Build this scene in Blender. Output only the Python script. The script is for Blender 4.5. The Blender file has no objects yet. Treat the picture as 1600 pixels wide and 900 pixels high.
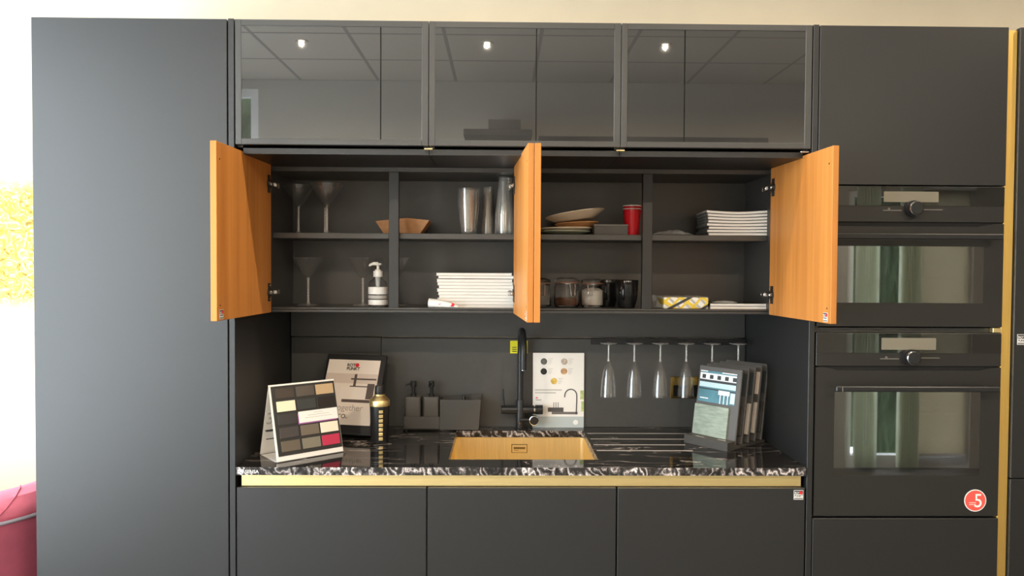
import bpy, bmesh, math, random
from mathutils import Matrix, Vector, Euler
random.seed(7)
S = bpy.context.scene
COL = S.collection

# ------------------------------------------------------------------ camera, world, lights, exposure
CAM = Vector((-0.0717, -2.3384, 1.5623)); YAW, PITCH, ROLL, FPX = -0.0147, -0.0251, -0.0056, 1165.15
RM = Matrix.Rotation(YAW, 3, 'Z') @ Matrix.Rotation(PITCH, 3, 'X') @ Matrix.Rotation(ROLL, 3, 'Y')
cd = bpy.data.cameras.new('camera'); cam = bpy.data.objects.new('camera', cd); COL.objects.link(cam)
r_, f_, u_ = RM.col[0], RM.col[1], RM.col[2]
cam.matrix_world = Matrix(((r_[0], u_[0], -f_[0], CAM[0]), (r_[1], u_[1], -f_[1], CAM[1]), (r_[2], u_[2], -f_[2], CAM[2]), (0, 0, 0, 1)))
cd.sensor_width = 36.0; cd.lens = 36.0 * FPX / 1600; cd.clip_start = 0.05
S.camera = cam
S.view_settings.view_transform = 'Standard'; S.view_settings.look = 'None'
S.view_settings.gamma = 1.0; S.view_settings.use_curve_mapping = False
S.view_settings.exposure = 0.0
S.cycles.transparent_max_bounces = 96; S.cycles.max_bounces = 16; S.cycles.transmission_bounces = 16; S.cycles.glossy_bounces = 8
W = bpy.data.worlds.new('sky'); S.world = W; W.use_nodes = True
W.node_tree.nodes['Background'].inputs[0].default_value = (0.88, 0.94, 1.0, 1)
W.node_tree.nodes['Background'].inputs[1].default_value = 12.4

def light(name, kind, loc, rot, energy, color, **kw):
    l = bpy.data.lights.new(name, kind); l.energy = energy; l.color = color
    for k, v in kw.items(): setattr(l, k, v)
    o = bpy.data.objects.new(name, l); COL.objects.link(o); o.location = loc; o.rotation_euler = rot
    return o
R = math.radians
# the daylight is the sky outside, entering through the three windows; portals guide its sampling
for nm, loc, rot, sx, sy in (('sky_portal_left', (-2.64, -1.475, 1.54), (0, R(-90), 0), 2.68, 3.55), ('sky_portal_right', (3.14, -3.59, 1.12), (R(90), 0, 0), 0.94, 2.1), ('sky_portal_recess', (-2.23, -3.59, 2.375), (R(90), 0, 0), 0.52, 1.1)):
    o = light(nm, 'AREA', loc, rot, 1.0, (1, 1, 1), shape='RECTANGLE', size=sx, size_y=sy); o.data.cycles.is_portal = True

# ------------------------------------------------------------------ helpers
def at(x, y, Y):                      # photo pixel (1600x900) -> point on the depth plane Y
    d = RM @ Vector(((x - 800) / FPX, 1, -(y - 450) / FPX)); t = (Y - CAM[1]) / d[1]
    return CAM + d * t

class MB:
    """collects shapes for ONE mesh object"""
    def __init__(s): s.bm = bmesh.new(); s.M = Matrix.Identity(4)
    def _add(s, verts, faces, mi=0, smooth=False):
        vs = [s.bm.verts.new(s.M @ Vector(v)) for v in verts]
        out = []
        for f in faces:
            try: fc = s.bm.faces.new([vs[i] for i in f])
            except ValueError: continue
            fc.material_index = mi; fc.smooth = smooth; out.append(fc)
        return vs, out
    def box(s, x0, x1, y0, y1, z0, z1, b=0.0, mi=0, seg=1):
        x0, x1 = min(x0, x1), max(x0, x1); y0, y1 = min(y0, y1), max(y0, y1); z0, z1 = min(z0, z1), max(z0, z1)
        vs, fs = s._add([(x0,y0,z0),(x1,y0,z0),(x1,y1,z0),(x0,y1,z0),(x0,y0,z1),(x1,y0,z1),(x1,y1,z1),(x0,y1,z1)],
            [(0,3,2,1),(4,5,6,7),(0,1,5,4),(1,2,6,5),(2,3,7,6),(3,0,4,7)], mi)
        if b > 0:
            es = list({e for f in fs for e in f.edges})
            r = bmesh.ops.bevel(s.bm, geom=es, offset=b, segments=seg, profile=0.5, affect='EDGES')
            for f in r['faces']: f.material_index = mi
        return fs
    def prism(s, poly, h0, h1, axis='z', mi=0, b=0.0):
        """poly in the plane across axis: z->(x,y), y->(x,z), x->(y,z)"""
        def P(a, c, h): return {'z': (a, c, h), 'y': (a, h, c), 'x': (h, a, c)}[axis]
        n = len(poly)
        vs, fs = s._add([P(a, c, h0) for a, c in poly] + [P(a, c, h1) for a, c in poly],
            [tuple(range(n))[::-1], tuple(range(n, 2*n))] + [(i, (i+1) % n, n+(i+1) % n, n+i) for i in range(n)], mi)
        if b > 0:
            es = list({e for f in fs for e in f.edges})
            bmesh.ops.bevel(s.bm, geom=es, offset=b, segments=1, profile=0.5, affect='EDGES')
        return fs
    def lathe(s, prof, n=32, c=(0,0,0), axis='z', mi=0, smooth=True, closed=False, cap=True):
        rings = []; vs = []; fs = []
        def P(r, h, a):
            x, y = r*math.cos(a), r*math.sin(a)
            return {'z': (c[0]+x, c[1]+y, c[2]+h), 'y': (c[0]+x, c[1]+h, c[2]+y), 'x': (c[0]+h, c[1]+x, c[2]+y)}[axis]
        for r, h in prof:
            if r < 1e-6: rings.append([len(vs)]); vs.append(P(0, h, 0))
            else:
                rings.append(list(range(len(vs), len(vs)+n))); vs += [P(r, h, 2*math.pi*k/n) for k in range(n)]
        pairs = list(zip(rings, rings[1:])) + ([(rings[-1], rings[0])] if closed else [])
        for A, B in pairs:
            for k in range(n):
                k2 = (k+1) % n
                if len(A) == 1 and len(B) == 1: continue
                if len(A) == 1: fs.append((A[0], B[k2], B[k]))
                elif len(B) == 1: fs.append((A[k], A[k2], B[0]))
                else: fs.append((A[k], A[k2], B[k2], B[k]))
        if cap and not closed:
            if len(rings[0]) > 1: fs.append(tuple(rings[0][::-1]))
            if len(rings[-1]) > 1: fs.append(tuple(rings[-1]))
        return s._add(vs, fs, mi, smooth)
    def cyl(s, r, h0, h1, c=(0,0,0), axis='z', n=24, mi=0, b=0.0):
        if b: return s.lathe([(r-b, h0), (r, h0+b), (r, h1-b), (r-b, h1)], n, c, axis, mi, True)
        return s.lathe([(r, h0), (r, h1)], n, c, axis, mi, True)
    def tube(s, pts, r, n=12, mi=0, closed=False):
        pts = [Vector(p) for p in pts]; N = len(pts); rr = r if isinstance(r, (list, tuple)) else [r]*N
        vs = []; fs = []; up = None
        for i, p in enumerate(pts):
            a = pts[(i-1) % N] if (closed or i) else p; b_ = pts[(i+1) % N] if (closed or i < N-1) else p
            t = (b_ - a).normalized()
            if up is None: up = Vector((0,0,1)) if abs(t.z) < 0.9 else Vector((0,1,0))
            x = t.cross(up).normalized(); up = x.cross(t).normalized()
            vs += [p + rr[i]*(x*math.cos(2*math.pi*k/n) + up*math.sin(2*math.pi*k/n)) for k in range(n)]
        for i in range(N if closed else N-1):
            j = (i+1) % N
            for k in range(n): fs.append((i*n+k, i*n+(k+1) % n, j*n+(k+1) % n, j*n+k))
        if not closed: fs += [tuple(range(n))[::-1], tuple(range((N-1)*n, N*n))]
        return s._add(vs, fs, mi, True)
    def disc(s, r, y, c=(0,0), t=0.0006, n=28, mi=0):      # small flat disc facing -Y at (x,z)
        s.lathe([(r, y), (r, y+t)], n, (c[0], 0, c[1]), 'y', mi, False)
    def build(s, name, mats, parent=None, autosmooth=True):
        bmesh.ops.recalc_face_normals(s.bm, faces=s.bm.faces)
        me = bpy.data.meshes.new(name)
        if parent is not None and parent.get('_w'):
            inv = parent['_w']; s.bm.transform(Matrix.Translation((-inv[0], -inv[1], -inv[2])))
        s.bm.to_mesh(me); s.bm.free()
        for m in (mats if isinstance(mats, (list, tuple)) else [mats]): me.materials.append(m)
        if autosmooth and any(p.use_smooth for p in me.polygons):
            try: me.set_sharp_from_angle(angle=R(40))
            except Exception: pass
        o = bpy.data.objects.new(name, me); COL.objects.link(o)
        if parent is not None: o.parent = parent
        return o
def tag(o, label, cat, group=None, kind=None):
    o['label'] = label; o['category'] = cat
    if group: o['group'] = group
    if kind: o['kind'] = kind
    return o
WORLD = []
def thing(name, label, cat, loc=(0,0,0), rotz=0.0, group=None, world=False):
    """Empty at the thing's base; world=True: parts are written in room coordinates"""
    o = bpy.data.objects.new(name, None); COL.objects.link(o); o.empty_display_size = 0.05
    o.location = loc; o.rotation_euler = (0, 0, rotz)
    tag(o, label, cat, group)
    if world: o['_w'] = list(loc); WORLD.append(o)
    return o
def under(part, root):       # a sub-part of `part` written in the same coordinates as `part`
    if root.get('_w'): part['_w'] = list(root['_w']); WORLD.append(part)
    return part
def struct(mb, name, m, parent=None):
    o = mb.build(name, m, parent)
    if parent is None: o['kind'] = 'structure'
    return o
def dup(root, loc=None, rotz=None, label=None, group=None):
    r = root.copy(); COL.objects.link(r)
    if loc is not None: r.location = loc
    if rotz is not None: r.rotation_euler = (0, 0, rotz)
    if label: r['label'] = label
    if group: r['group'] = group
    for ch in list(root.children):
        c = ch.copy(); COL.objects.link(c); c.parent = r
        for g in list(ch.children):
            d = g.copy(); COL.objects.link(d); d.parent = c
    return r
def text(body, size, M, mat, parent, name='lettering', align='LEFT', ext=0.0003, sx=1.0, shear=0.0, outline=False, bold=0.0):
    cu = bpy.data.curves.new('tmp', 'FONT'); cu.body = body; cu.size = size; cu.align_x = align; cu.extrude = ext
    cu.shear = shear; cu.offset = bold; cu.space_line = 0.85
    if outline: cu.fill_mode = 'NONE'; cu.bevel_depth = 0.0008; cu.extrude = 0
    o = bpy.data.objects.new('tmp', cu); COL.objects.link(o)
    dg = bpy.context.evaluated_depsgraph_get(); dg.update()
    me = bpy.data.meshes.new_from_object(o.evaluated_get(dg)); bpy.data.objects.remove(o)
    me.transform(M @ Matrix.Diagonal((sx, 1, 1, 1)))
    if parent is not None and parent.get('_w'):
        w = parent['_w']; me.transform(Matrix.Translation((-w[0], -w[1], -w[2])))
    me.materials.clear(); me.materials.append(mat); me.name = name
    t = bpy.data.objects.new(name, me); COL.objects.link(t); t.parent = parent
    return t
FRONT = Matrix.Rotation(R(90), 4, 'X')           # text plane facing -Y
def T(x, y, z): return Matrix.Translation((x, y, z))
def RZ(a): return Matrix.Rotation(a, 4, 'Z')
def RX(a): return Matrix.Rotation(a, 4, 'X')
def RY(a): return Matrix.Rotation(a, 4, 'Y')

# ------------------------------------------------------------------ materials
def mat(name, color, rough=0.5, metal=0.0, spec=0.5, noise=0.0, nscale=40.0, bump=0.0, trans=0.0, ior=1.45, coat=0.0, emis=None, stretch=(1,1,1)):
    m = bpy.data.materials.new(name); m.use_nodes = True; nt = m.node_tree; b = nt.nodes['Principled BSDF']
    b.inputs['Base Color'].default_value = (*color, 1); b.inputs['Roughness'].default_value = rough
    b.inputs['Metallic'].default_value = metal; b.inputs['Specular IOR Level'].default_value = spec
    b.inputs['Transmission Weight'].default_value = trans; b.inputs['IOR'].default_value = ior
    b.inputs['Coat Weight'].default_value = coat
    if emis: b.inputs['Emission Color'].default_value = (*emis[0], 1); b.inputs['Emission Strength'].default_value = emis[1]
    if noise or bump:
        tc = nt.nodes.new('ShaderNodeTexCoord'); mp = nt.nodes.new('ShaderNodeMapping'); mp.inputs['Scale'].default_value = stretch
        n = nt.nodes.new('ShaderNodeTexNoise'); n.inputs['Scale'].default_value = nscale; n.inputs['Detail'].default_value = 4
        nt.links.new(tc.outputs['Object'], mp.inputs['Vector']); nt.links.new(mp.outputs['Vector'], n.inputs['Vector'])
        if noise:
            r = nt.nodes.new('ShaderNodeValToRGB')
            r.color_ramp.elements[0].position = 0.3; r.color_ramp.elements[1].position = 0.7
            r.color_ramp.elements[0].color = (*[c*(1-noise) for c in color], 1); r.color_ramp.elements[1].color = (*[min(1, c*(1+noise)) for c in color], 1)
            nt.links.new(n.outputs['Fac'], r.inputs['Fac']); nt.links.new(r.outputs['Color'], b.inputs['Base Color'])
        if bump:
            bp = nt.nodes.new('ShaderNodeBump'); bp.inputs['Strength'].default_value = bump; bp.inputs['Distance'].default_value = 0.002
            nt.links.new(n.outputs['Fac'], bp.inputs['Height']); nt.links.new(bp.outputs['Normal'], b.inputs['Normal'])
    return m
def wood(name, c1, c2, rough=0.45, stretch=(38, 38, 1.1)):
    m = bpy.data.materials.new(name); m.use_nodes = True; nt = m.node_tree; b = nt.nodes['Principled BSDF']
    tc = nt.nodes.new('ShaderNodeTexCoord'); mp = nt.nodes.new('ShaderNodeMapping'); mp.inputs['Scale'].default_value = stretch
    n = nt.nodes.new('ShaderNodeTexNoise'); n.inputs['Scale'].default_value = 1.0; n.inputs['Detail'].default_value = 6; n.inputs['Roughness'].default_value = 0.6
    n2 = nt.nodes.new('ShaderNodeTexNoise'); n2.inputs['Scale'].default_value = 0.25; n2.inputs['Detail'].default_value = 2
    ad = nt.nodes.new('ShaderNodeMath'); ad.operation = 'MULTIPLY_ADD'; ad.inputs[1].default_value = 0.6
    r = nt.nodes.new('ShaderNodeValToRGB'); r.color_ramp.elements[0].position = 0.55; r.color_ramp.elements[1].position = 1.05
    r.color_ramp.elements[0].color = (*c1, 1); r.color_ramp.elements[1].color = (*c2, 1)
    L = nt.links.new
    L(tc.outputs['Object'], mp.inputs['Vector']); L(mp.outputs['Vector'], n.inputs['Vector']); L(mp.outputs['Vector'], n2.inputs['Vector'])
    L(n2.outputs['Fac'], ad.inputs[0]); L(n.outputs['Fac'], ad.inputs[2]); L(ad.outputs[0], r.inputs['Fac']); L(r.outputs['Color'], b.inputs['Base Color'])
    b.inputs['Roughness'].default_value = rough; b.inputs['Specular IOR Level'].default_value = 0.25
    return m
def marble(name, scale, lo, hi, dens, rough, spec=0.5, stretch=(1, 1, 1), patch=(0.42, 0.62)):
    m = bpy.data.materials.new(name); m.use_nodes = True; nt = m.node_tree; b = nt.nodes['Principled BSDF']; L = nt.links.new
    tc = nt.nodes.new('ShaderNodeTexCoord'); mp = nt.nodes.new('ShaderNodeMapping'); mp.inputs['Scale'].default_value = stretch
    mp.inputs['Rotation'].default_value = (0, 0, R(14))
    L(tc.outputs['Object'], mp.inputs['Vector'])
    n1 = nt.nodes.new('ShaderNodeTexNoise'); n1.inputs['Scale'].default_value = scale*0.6; n1.inputs['Detail'].default_value = 3
    L(mp.outputs['Vector'], n1.inputs['Vector'])
    va = nt.nodes.new('ShaderNodeMixRGB'); va.blend_type = 'ADD'; va.inputs[0].default_value = 0.55
    L(mp.outputs['Vector'], va.inputs[1]); L(n1.outputs['Color'], va.inputs[2])
    w = nt.nodes.new('ShaderNodeTexNoise'); w.inputs['Scale'].default_value = scale; w.inputs['Detail'].default_value = 5; w.inputs['Roughness'].default_value = 0.55; w.inputs['Distortion'].default_value = 1.2
    L(va.outputs[0], w.inputs['Vector'])
    # thin veins where the noise crosses 0.5
    su = nt.nodes.new('ShaderNodeMath'); su.operation = 'SUBTRACT'; su.inputs[1].default_value = 0.5; L(w.outputs['Fac'], su.inputs[0])
    ab = nt.nodes.new('ShaderNodeMath'); ab.operation = 'ABSOLUTE'; L(su.outputs[0], ab.inputs[0])
    r = nt.nodes.new('ShaderNodeValToRGB'); e = r.color_ramp.elements
    e[0].position = 0.0; e[0].color = (*hi, 1); e[1].position = dens; e[1].color = (*lo, 1)
    k = e.new(dens*0.35); k.color = (*[(a*0.45+c*0.55)*0.6 for a, c in zip(hi, lo)], 1)
    L(ab.outputs[0], r.inputs['Fac'])
    # patches where veins fade
    n3 = nt.nodes.new('ShaderNodeTexNoise'); n3.inputs['Scale'].default_value = scale*0.9; n3.inputs['Detail'].default_value = 2; L(tc.outputs['Object'], n3.inputs['Vector'])
    r3 = nt.nodes.new('ShaderNodeValToRGB'); r3.color_ramp.elements[0].position = patch[0]; r3.color_ramp.elements[1].position = patch[1]; L(n3.outputs['Fac'], r3.inputs['Fac'])
    mx = nt.nodes.new('ShaderNodeMixRGB'); mx.inputs[1].default_value = (*[c*1.3 for c in lo], 1); L(r3.outputs['Color'], mx.inputs[0]); L(r.outputs['Color'], mx.inputs[2])
    L(mx.outputs[0], b.inputs['Base Color']); b.inputs['Roughness'].default_value = rough; b.inputs['Specular IOR Level'].default_value = spec
    return m
def streaked_edge(name):
    m = bpy.data.materials.new(name); m.use_nodes = True; nt = m.node_tree; b = nt.nodes['Principled BSDF']; L = nt.links.new
    tc = nt.nodes.new('ShaderNodeTexCoord'); mp = nt.nodes.new('ShaderNodeMapping'); mp.inputs['Rotation'].default_value = (R(20), R(38), R(15)); mp.inputs['Scale'].default_value = (1, 1, 0.8)
    L(tc.outputs['Object'], mp.inputs['Vector'])
    w = nt.nodes.new('ShaderNodeTexWave'); w.inputs['Scale'].default_value = 8; w.inputs['Distortion'].default_value = 22; w.inputs['Detail'].default_value = 4; w.inputs['Detail Scale'].default_value = 1.6; w.inputs['Detail Roughness'].default_value = 0.6
    L(mp.outputs[0], w.inputs['Vector'])
    r = nt.nodes.new('ShaderNodeValToRGB'); e = r.color_ramp.elements
    e[0].position = 0.0; e[0].color = (0.020, 0.017, 0.016, 1); e[1].position = 1.0; e[1].color = (0.80, 0.70, 0.66, 1)
    for p, c in ((0.30, (0.060, 0.054, 0.052)), (0.62, (0.15, 0.135, 0.13)), (0.92, (0.30, 0.265, 0.25))): k = e.new(p); k.color = (*c, 1)
    L(w.outputs['Fac'], r.inputs['Fac'])
    n = nt.nodes.new('ShaderNodeTexNoise'); n.inputs['Scale'].default_value = 7; n.inputs['Detail'].default_value = 3; L(tc.outputs['Object'], n.inputs['Vector'])
    r2 = nt.nodes.new('ShaderNodeValToRGB'); r2.color_ramp.elements[0].position = 0.38; r2.color_ramp.elements[0].color = (0.35, 0.35, 0.35, 1); r2.color_ramp.elements[1].position = 0.66; r2.color_ramp.elements[1].color = (1.25, 1.25, 1.25, 1); L(n.outputs['Fac'], r2.inputs['Fac'])
    mx = nt.nodes.new('ShaderNodeMixRGB'); mx.blend_type = 'MULTIPLY'; mx.inputs[0].default_value = 1; L(r.outputs['Color'], mx.inputs[1]); L(r2.outputs['Color'], mx.inputs[2])
    L(mx.outputs[0], b.inputs['Base Color']); b.inputs['Roughness'].default_value = 0.3
    return m
def mixglass(name, tint, rough=0.02, refl=1.0, ior=1.5, haze=0.0):
    """tinted see-through sheet: mirror reflection over a filtered transparency"""
    m = bpy.data.materials.new(name); m.use_nodes = True; nt = m.node_tree; nt.nodes.remove(nt.nodes['Principled BSDF']); L = nt.links.new
    out = nt.nodes['Material Output']; tr = nt.nodes.new('ShaderNodeBsdfTransparent'); tr.inputs[0].default_value = (*tint, 1)
    gl = nt.nodes.new('ShaderNodeBsdfGlossy'); gl.inputs['Roughness'].default_value = rough; gl.inputs[0].default_value = (refl, refl, refl, 1)
    fr = nt.nodes.new('ShaderNodeFresnel'); gm = nt.nodes.new('ShaderNodeNewGeometry'); ma = nt.nodes.new('ShaderNodeMath'); ma.operation = 'MULTIPLY_ADD'; ma.inputs[1].default_value = -2; ma.inputs[2].default_value = 1
    pw_ = nt.nodes.new('ShaderNodeMath'); pw_.operation = 'POWER'; pw_.inputs[0].default_value = ior          # same reflection from both faces of the sheet
    L(gm.outputs['Backfacing'], ma.inputs[0]); L(ma.outputs[0], pw_.inputs[1]); L(pw_.outputs[0], fr.inputs[0])
    mx = nt.nodes.new('ShaderNodeMixShader'); L(fr.outputs[0], mx.inputs[0]); src = tr
    if haze:
        df = nt.nodes.new('ShaderNodeBsdfDiffuse'); df.inputs[0].default_value = (0.92, 0.90, 0.86, 1); mh = nt.nodes.new('ShaderNodeMixShader'); mh.inputs[0].default_value = haze
        L(tr.outputs[0], mh.inputs[1]); L(df.outputs[0], mh.inputs[2]); src = mh
    L(src.outputs[0], mx.inputs[1]); L(gl.outputs[0], mx.inputs[2]); L(mx.outputs[0], out.inputs[0])
    return m
def plastic(name, color, alpha, rough=0.25):
    m = bpy.data.materials.new(name); m.use_nodes = True; nt = m.node_tree; b = nt.nodes['Principled BSDF']
    b.inputs['Base Color'].default_value = (*color, 1); b.inputs['Roughness'].default_value = rough; b.inputs['Alpha'].default_value = alpha
    return m
def tiles_mat(name, color, line, x0, sx, y0, sy, w=0.012, rough=0.8):
    m = bpy.data.materials.new(name); m.use_nodes = True; nt = m.node_tree; b = nt.nodes['Principled BSDF']; L = nt.links.new
    g = nt.nodes.new('ShaderNodeNewGeometry'); sp = nt.nodes.new('ShaderNodeSeparateXYZ'); L(g.outputs['Position'], sp.inputs[0])
    def ln(ax, o, s):
        a = nt.nodes.new('ShaderNodeMath'); a.operation = 'SUBTRACT'; a.inputs[1].default_value = o; L(sp.outputs[ax], a.inputs[0])
        d = nt.nodes.new('ShaderNodeMath'); d.operation = 'DIVIDE'; d.inputs[1].default_value = s; L(a.outputs[0], d.inputs[0])
        f = nt.nodes.new('ShaderNodeMath'); f.operation = 'PINGPONG'; f.inputs[1].default_value = 0.5; L(d.outputs[0], f.inputs[0])
        q = nt.nodes.new('ShaderNodeMath'); q.operation = 'LESS_THAN'; q.inputs[1].default_value = w/s; L(f.outputs[0], q.inputs[0]); return q
    p, q = ln('X', x0, sx), ln('Y', y0, sy)
    mxm = nt.nodes.new('ShaderNodeMath'); mxm.operation = 'MAXIMUM'; L(p.outputs[0], mxm.inputs[0]); L(q.outputs[0], mxm.inputs[1])
    mx = nt.nodes.new('ShaderNodeMixRGB'); mx.inputs[1].default_value = (*color, 1); mx.inputs[2].default_value = (*line, 1)
    L(mxm.outputs[0], mx.inputs[0]); L(mx.outputs[0], b.inputs['Base Color']); b.inputs['Roughness'].default_value = rough
    return m

BLACK = (0.0105, 0.0108, 0.011)
M_cab = mat('matte_black_lacquer', BLACK, 0.45, noise=0.04, nscale=60, spec=0.85)
M_int = mat('black_laminate', (0.040, 0.0375, 0.034), 0.40, spec=0.95, noise=0.04, nscale=50)
M_splash = mat('black_splashback_laminate', (0.056, 0.055, 0.052), 0.45, spec=0.7, noise=0.04, nscale=50)
M_frame = mat('black_aluminium_frame', (0.040, 0.039, 0.037), 0.40, spec=0.9)
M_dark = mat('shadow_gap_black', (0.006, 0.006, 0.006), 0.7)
M_oak = wood('warm_oak_veneer', (0.46, 0.170, 0.036), (0.62, 0.255, 0.060))
M_gold = mat('brushed_brass', (1.0, 0.78, 0.38), 0.42, metal=1.0, noise=0.05, nscale=30, stretch=(0.3, 8, 8))
M_golddark = mat('polished_antique_brass', (0.62, 0.44, 0.14), 0.18, metal=1.0)
M_goldv = mat('satin_gold_profile', (1.0, 0.66, 0.20), 0.5, metal=1.0, noise=0.04, nscale=30, stretch=(8, 8, 0.3))
M_goldsink = mat('brushed_gold_steel', (0.93, 0.74, 0.38), 0.45, metal=1.0, noise=0.06, nscale=30, stretch=(8, 8, 0.3))
M_pane = mat('smoked_glass_pane', (0.030, 0.029, 0.027), 0.015, spec=0.5, ior=2.15)
M_marble = marble('polished_black_marble', 5.0, (0.011, 0.010, 0.0095), (0.55, 0.48, 0.43), 0.017, 0.06, stretch=(0.36, 1.9, 1), patch=(0.44, 0.56))
M_marble_edge = streaked_edge('honed_marble_edge')
M_blackmetal = mat('matt_black_metal', (0.016, 0.016, 0.017), 0.38, noise=0.05, nscale=80)
M_chrome = mat('chrome', (0.75, 0.75, 0.76), 0.12, metal=1.0)
M_steel = mat('nickel_hinge', (0.62, 0.60, 0.57), 0.25, metal=1.0)
M_glass = mat('clear_glass', (1, 1, 1), 0.0, trans=1.0, ior=1.47)
M_cup = mixglass('clear_plastic', (0.97, 0.965, 0.955), 0.10, 1.0, 1.5, haze=0.028)
M_thin = mixglass('thin_clear_glass', (0.992, 0.994, 0.994), 0.01, 1.0, 1.6, haze=0.012)
M_bowl = mixglass('martini_bowl_glass', (0.985, 0.988, 0.988), 0.02, 1.0, 1.7, haze=0.024)  # faint diffuse haze put in to lighten the bowls
M_gstem = mixglass('glint_haze_glass', (0.98, 0.985, 0.985), 0.03, 1.0, 1.6, haze=0.22)  # diffuse haze stands in for bright highlights on feet and stems
M_wrap = plastic('crumpled_clear_film', (0.6, 0.6, 0.6), 0.25, 0.12)
M_paper = mat('white_paper', (0.80, 0.76, 0.70), 0.7, noise=0.03, nscale=90, stretch=(0.2, 0.2, 6))
M_cover = mat('glossy_white_cover', (0.82, 0.80, 0.76), 0.35)
M_white = mat('white_plastic', (0.86, 0.85, 0.82), 0.35)
M_card = mat('white_card', (0.83, 0.80, 0.76), 0.6)
M_kraft = mat('kraft_paper', (0.47, 0.25, 0.12), 0.8, noise=0.1, nscale=60)
M_red = mat('red_plastic', (0.55, 0.012, 0.025), 0.25)
M_reddot = mat('red_ink', (0.72, 0.02, 0.03), 0.5)
M_grey = mat('grey_ink', (0.22, 0.21, 0.20), 0.6)
M_lightgrey = mat('light_grey_ink', (0.50, 0.48, 0.45), 0.6)
M_ink = mat('black_ink', (0.02, 0.02, 0.02), 0.6)
M_whiteink = mat('white_ink', (0.8, 0.8, 0.78), 0.5)
M_ceram_w = mat('cream_ceramic', (0.84, 0.74, 0.58), 0.25)
M_ceram_g = mat('pale_green_ceramic', (0.42, 0.46, 0.36), 0.25)
M_bamboo = mat('tan_wooden_bowl', (0.52, 0.27, 0.11), 0.45, noise=0.12, nscale=20, stretch=(1, 1, 6))
M_mug = mat('black_glazed_ceramic', (0.010, 0.010, 0.010), 0.12)
M_sugar = mat('sugar', (0.80, 0.76, 0.68), 0.8, bump=0.2, nscale=300)
M_coffee = mat('ground_coffee', (0.14, 0.055, 0.025), 0.9, noise=0.3, nscale=200)
M_rubber = mat('rubber_seal', (0.35, 0.16, 0.09), 0.6)
M_greybox = mat('dark_grey_card', (0.10, 0.095, 0.09), 0.6)
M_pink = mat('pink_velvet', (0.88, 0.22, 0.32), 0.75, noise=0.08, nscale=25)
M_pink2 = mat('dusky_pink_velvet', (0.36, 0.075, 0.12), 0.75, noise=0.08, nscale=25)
M_pipe = mat('grey_piping', (0.30, 0.29, 0.33), 0.5)
M_yellow = mat('yellow_sticker', (0.85, 0.80, 0.02), 0.5)
M_ovenglass = mat('black_oven_glass', (0.010, 0.010, 0.009), 0.02, ior=1.75)
M_oven = mat('matt_black_oven_steel', (0.020, 0.019, 0.0175), 0.42)
M_display = mat('unlit_grey_display', (0.20, 0.18, 0.14), 0.25)
M_win = mixglass('oven_window_glass', (0.16, 0.155, 0.14), ior=2.7)
M_wall = mat('white_wall_paint', (0.82, 0.71, 0.53), 0.85, noise=0.02, nscale=8)
M_wall2 = mat('white_room_paint', (0.78, 0.76, 0.72), 0.85)
M_ceil = tiles_mat('ceiling_tiles', (0.50, 0.46, 0.40), (0.26, 0.24, 0.21), -1.63, 0.6, -3.5, 0.58)
M_floor = mat('pale_grey_floor', (0.13, 0.12, 0.11), 0.5, noise=0.08, nscale=6)

# ------------------------------------------------------------------ the room
H = 3.02; XL, XR, YB, YF = -2.55, 4.2, 0.65, -3.5
b = MB(); b.box(XL-0.1, XR+0.1, YF-0.1, YB+0.1, -0.1, 0); struct(b, 'floor', M_floor)
b = MB(); b.box(XL-0.1, XR+0.1, YF-0.1, YB+0.1, H, H+0.1); struct(b, 'ceiling', M_ceil)
b = MB(); b.box(XL-0.1, XR+0.1, YB, YB+0.1, 0, H); struct(b, 'wall_back', M_wall)
b = MB(); b.box(XR, XR+0.1, YF, YB, 0, H); struct(b, 'wall_right', mat('brown_grey_wall', (0.20, 0.17, 0.14), 0.85))
b = MB(); wy0, wy1, wz0, wz1 = -3.25, 0.30, 0.2, 2.88
b.box(XL-0.1, XL, YF, wy0, 0, H); b.box(XL-0.1, XL, wy1, YB, 0, H); b.box(XL-0.1, XL, wy0, wy1, 0, wz0); b.box(XL-0.1, XL, wy0, wy1, wz1, H)
struct(b, 'wall_left', M_wall2)
b = MB()
for (x0, x1, z0, z1) in ((XL, -2.50, 0, H), (-2.50, -1.96, 0, 1.8), (-2.50, -1.96, 2.95, H), (-1.96, 2.66, 0, H), (2.66, 3.66, 2.2, H), (3.66, XR, 0, H)):
    b.box(x0, x1, YF-0.1, YF, z0, z1)
struct(b, 'wall_front', mat('warm_grey_wall_paint', (0.46, 0.43, 0.38), 0.85))
M_wframe = mat('white_window_frame', (0.8, 0.8, 0.8), 0.4)
M_clear = mixglass('window_glass', (0.95, 0.97, 0.97), 0.0)
def window(name, fb, pane):
    w = struct(fb, name, M_wframe); p = pane.build('window_pane', M_clear, w); return w
b = MB(); p = MB()
for y in (wy0, (wy0*2+wy1)/3, (wy0+2*wy1)/3, wy1): b.box(XL-0.09, XL-0.02, max(wy0, y-0.03), min(wy1, y+0.03), wz0, wz1)
b.box(XL-0.09, XL-0.02, wy0, wy1, wz0, wz0+0.06); b.box(XL-0.09, XL-0.02, wy0, wy1, wz1-0.06, wz1)
p.box(XL-0.06, XL-0.055, wy0+0.01, wy1-0.01, wz0+0.01, wz1-0.01)
window('window_1', b, p)
b = MB(); p = MB()
for (x0, x1, z0, z1) in ((-2.50, -2.44, 1.8, 2.95), (-2.02, -1.96, 1.8, 2.95), (-2.44, -2.02, 1.8, 1.86), (-2.44, -2.02, 2.89, 2.95), (-2.44, -2.02, 2.40, 2.45)): b.box(x0, x1, YF-0.08, YF-0.01, z0, z1)
p.box(-2.45, -2.01, YF-0.05, YF-0.045, 1.85, 2.9); window('window_2', b, p)
b = MB(); p = MB()
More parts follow.
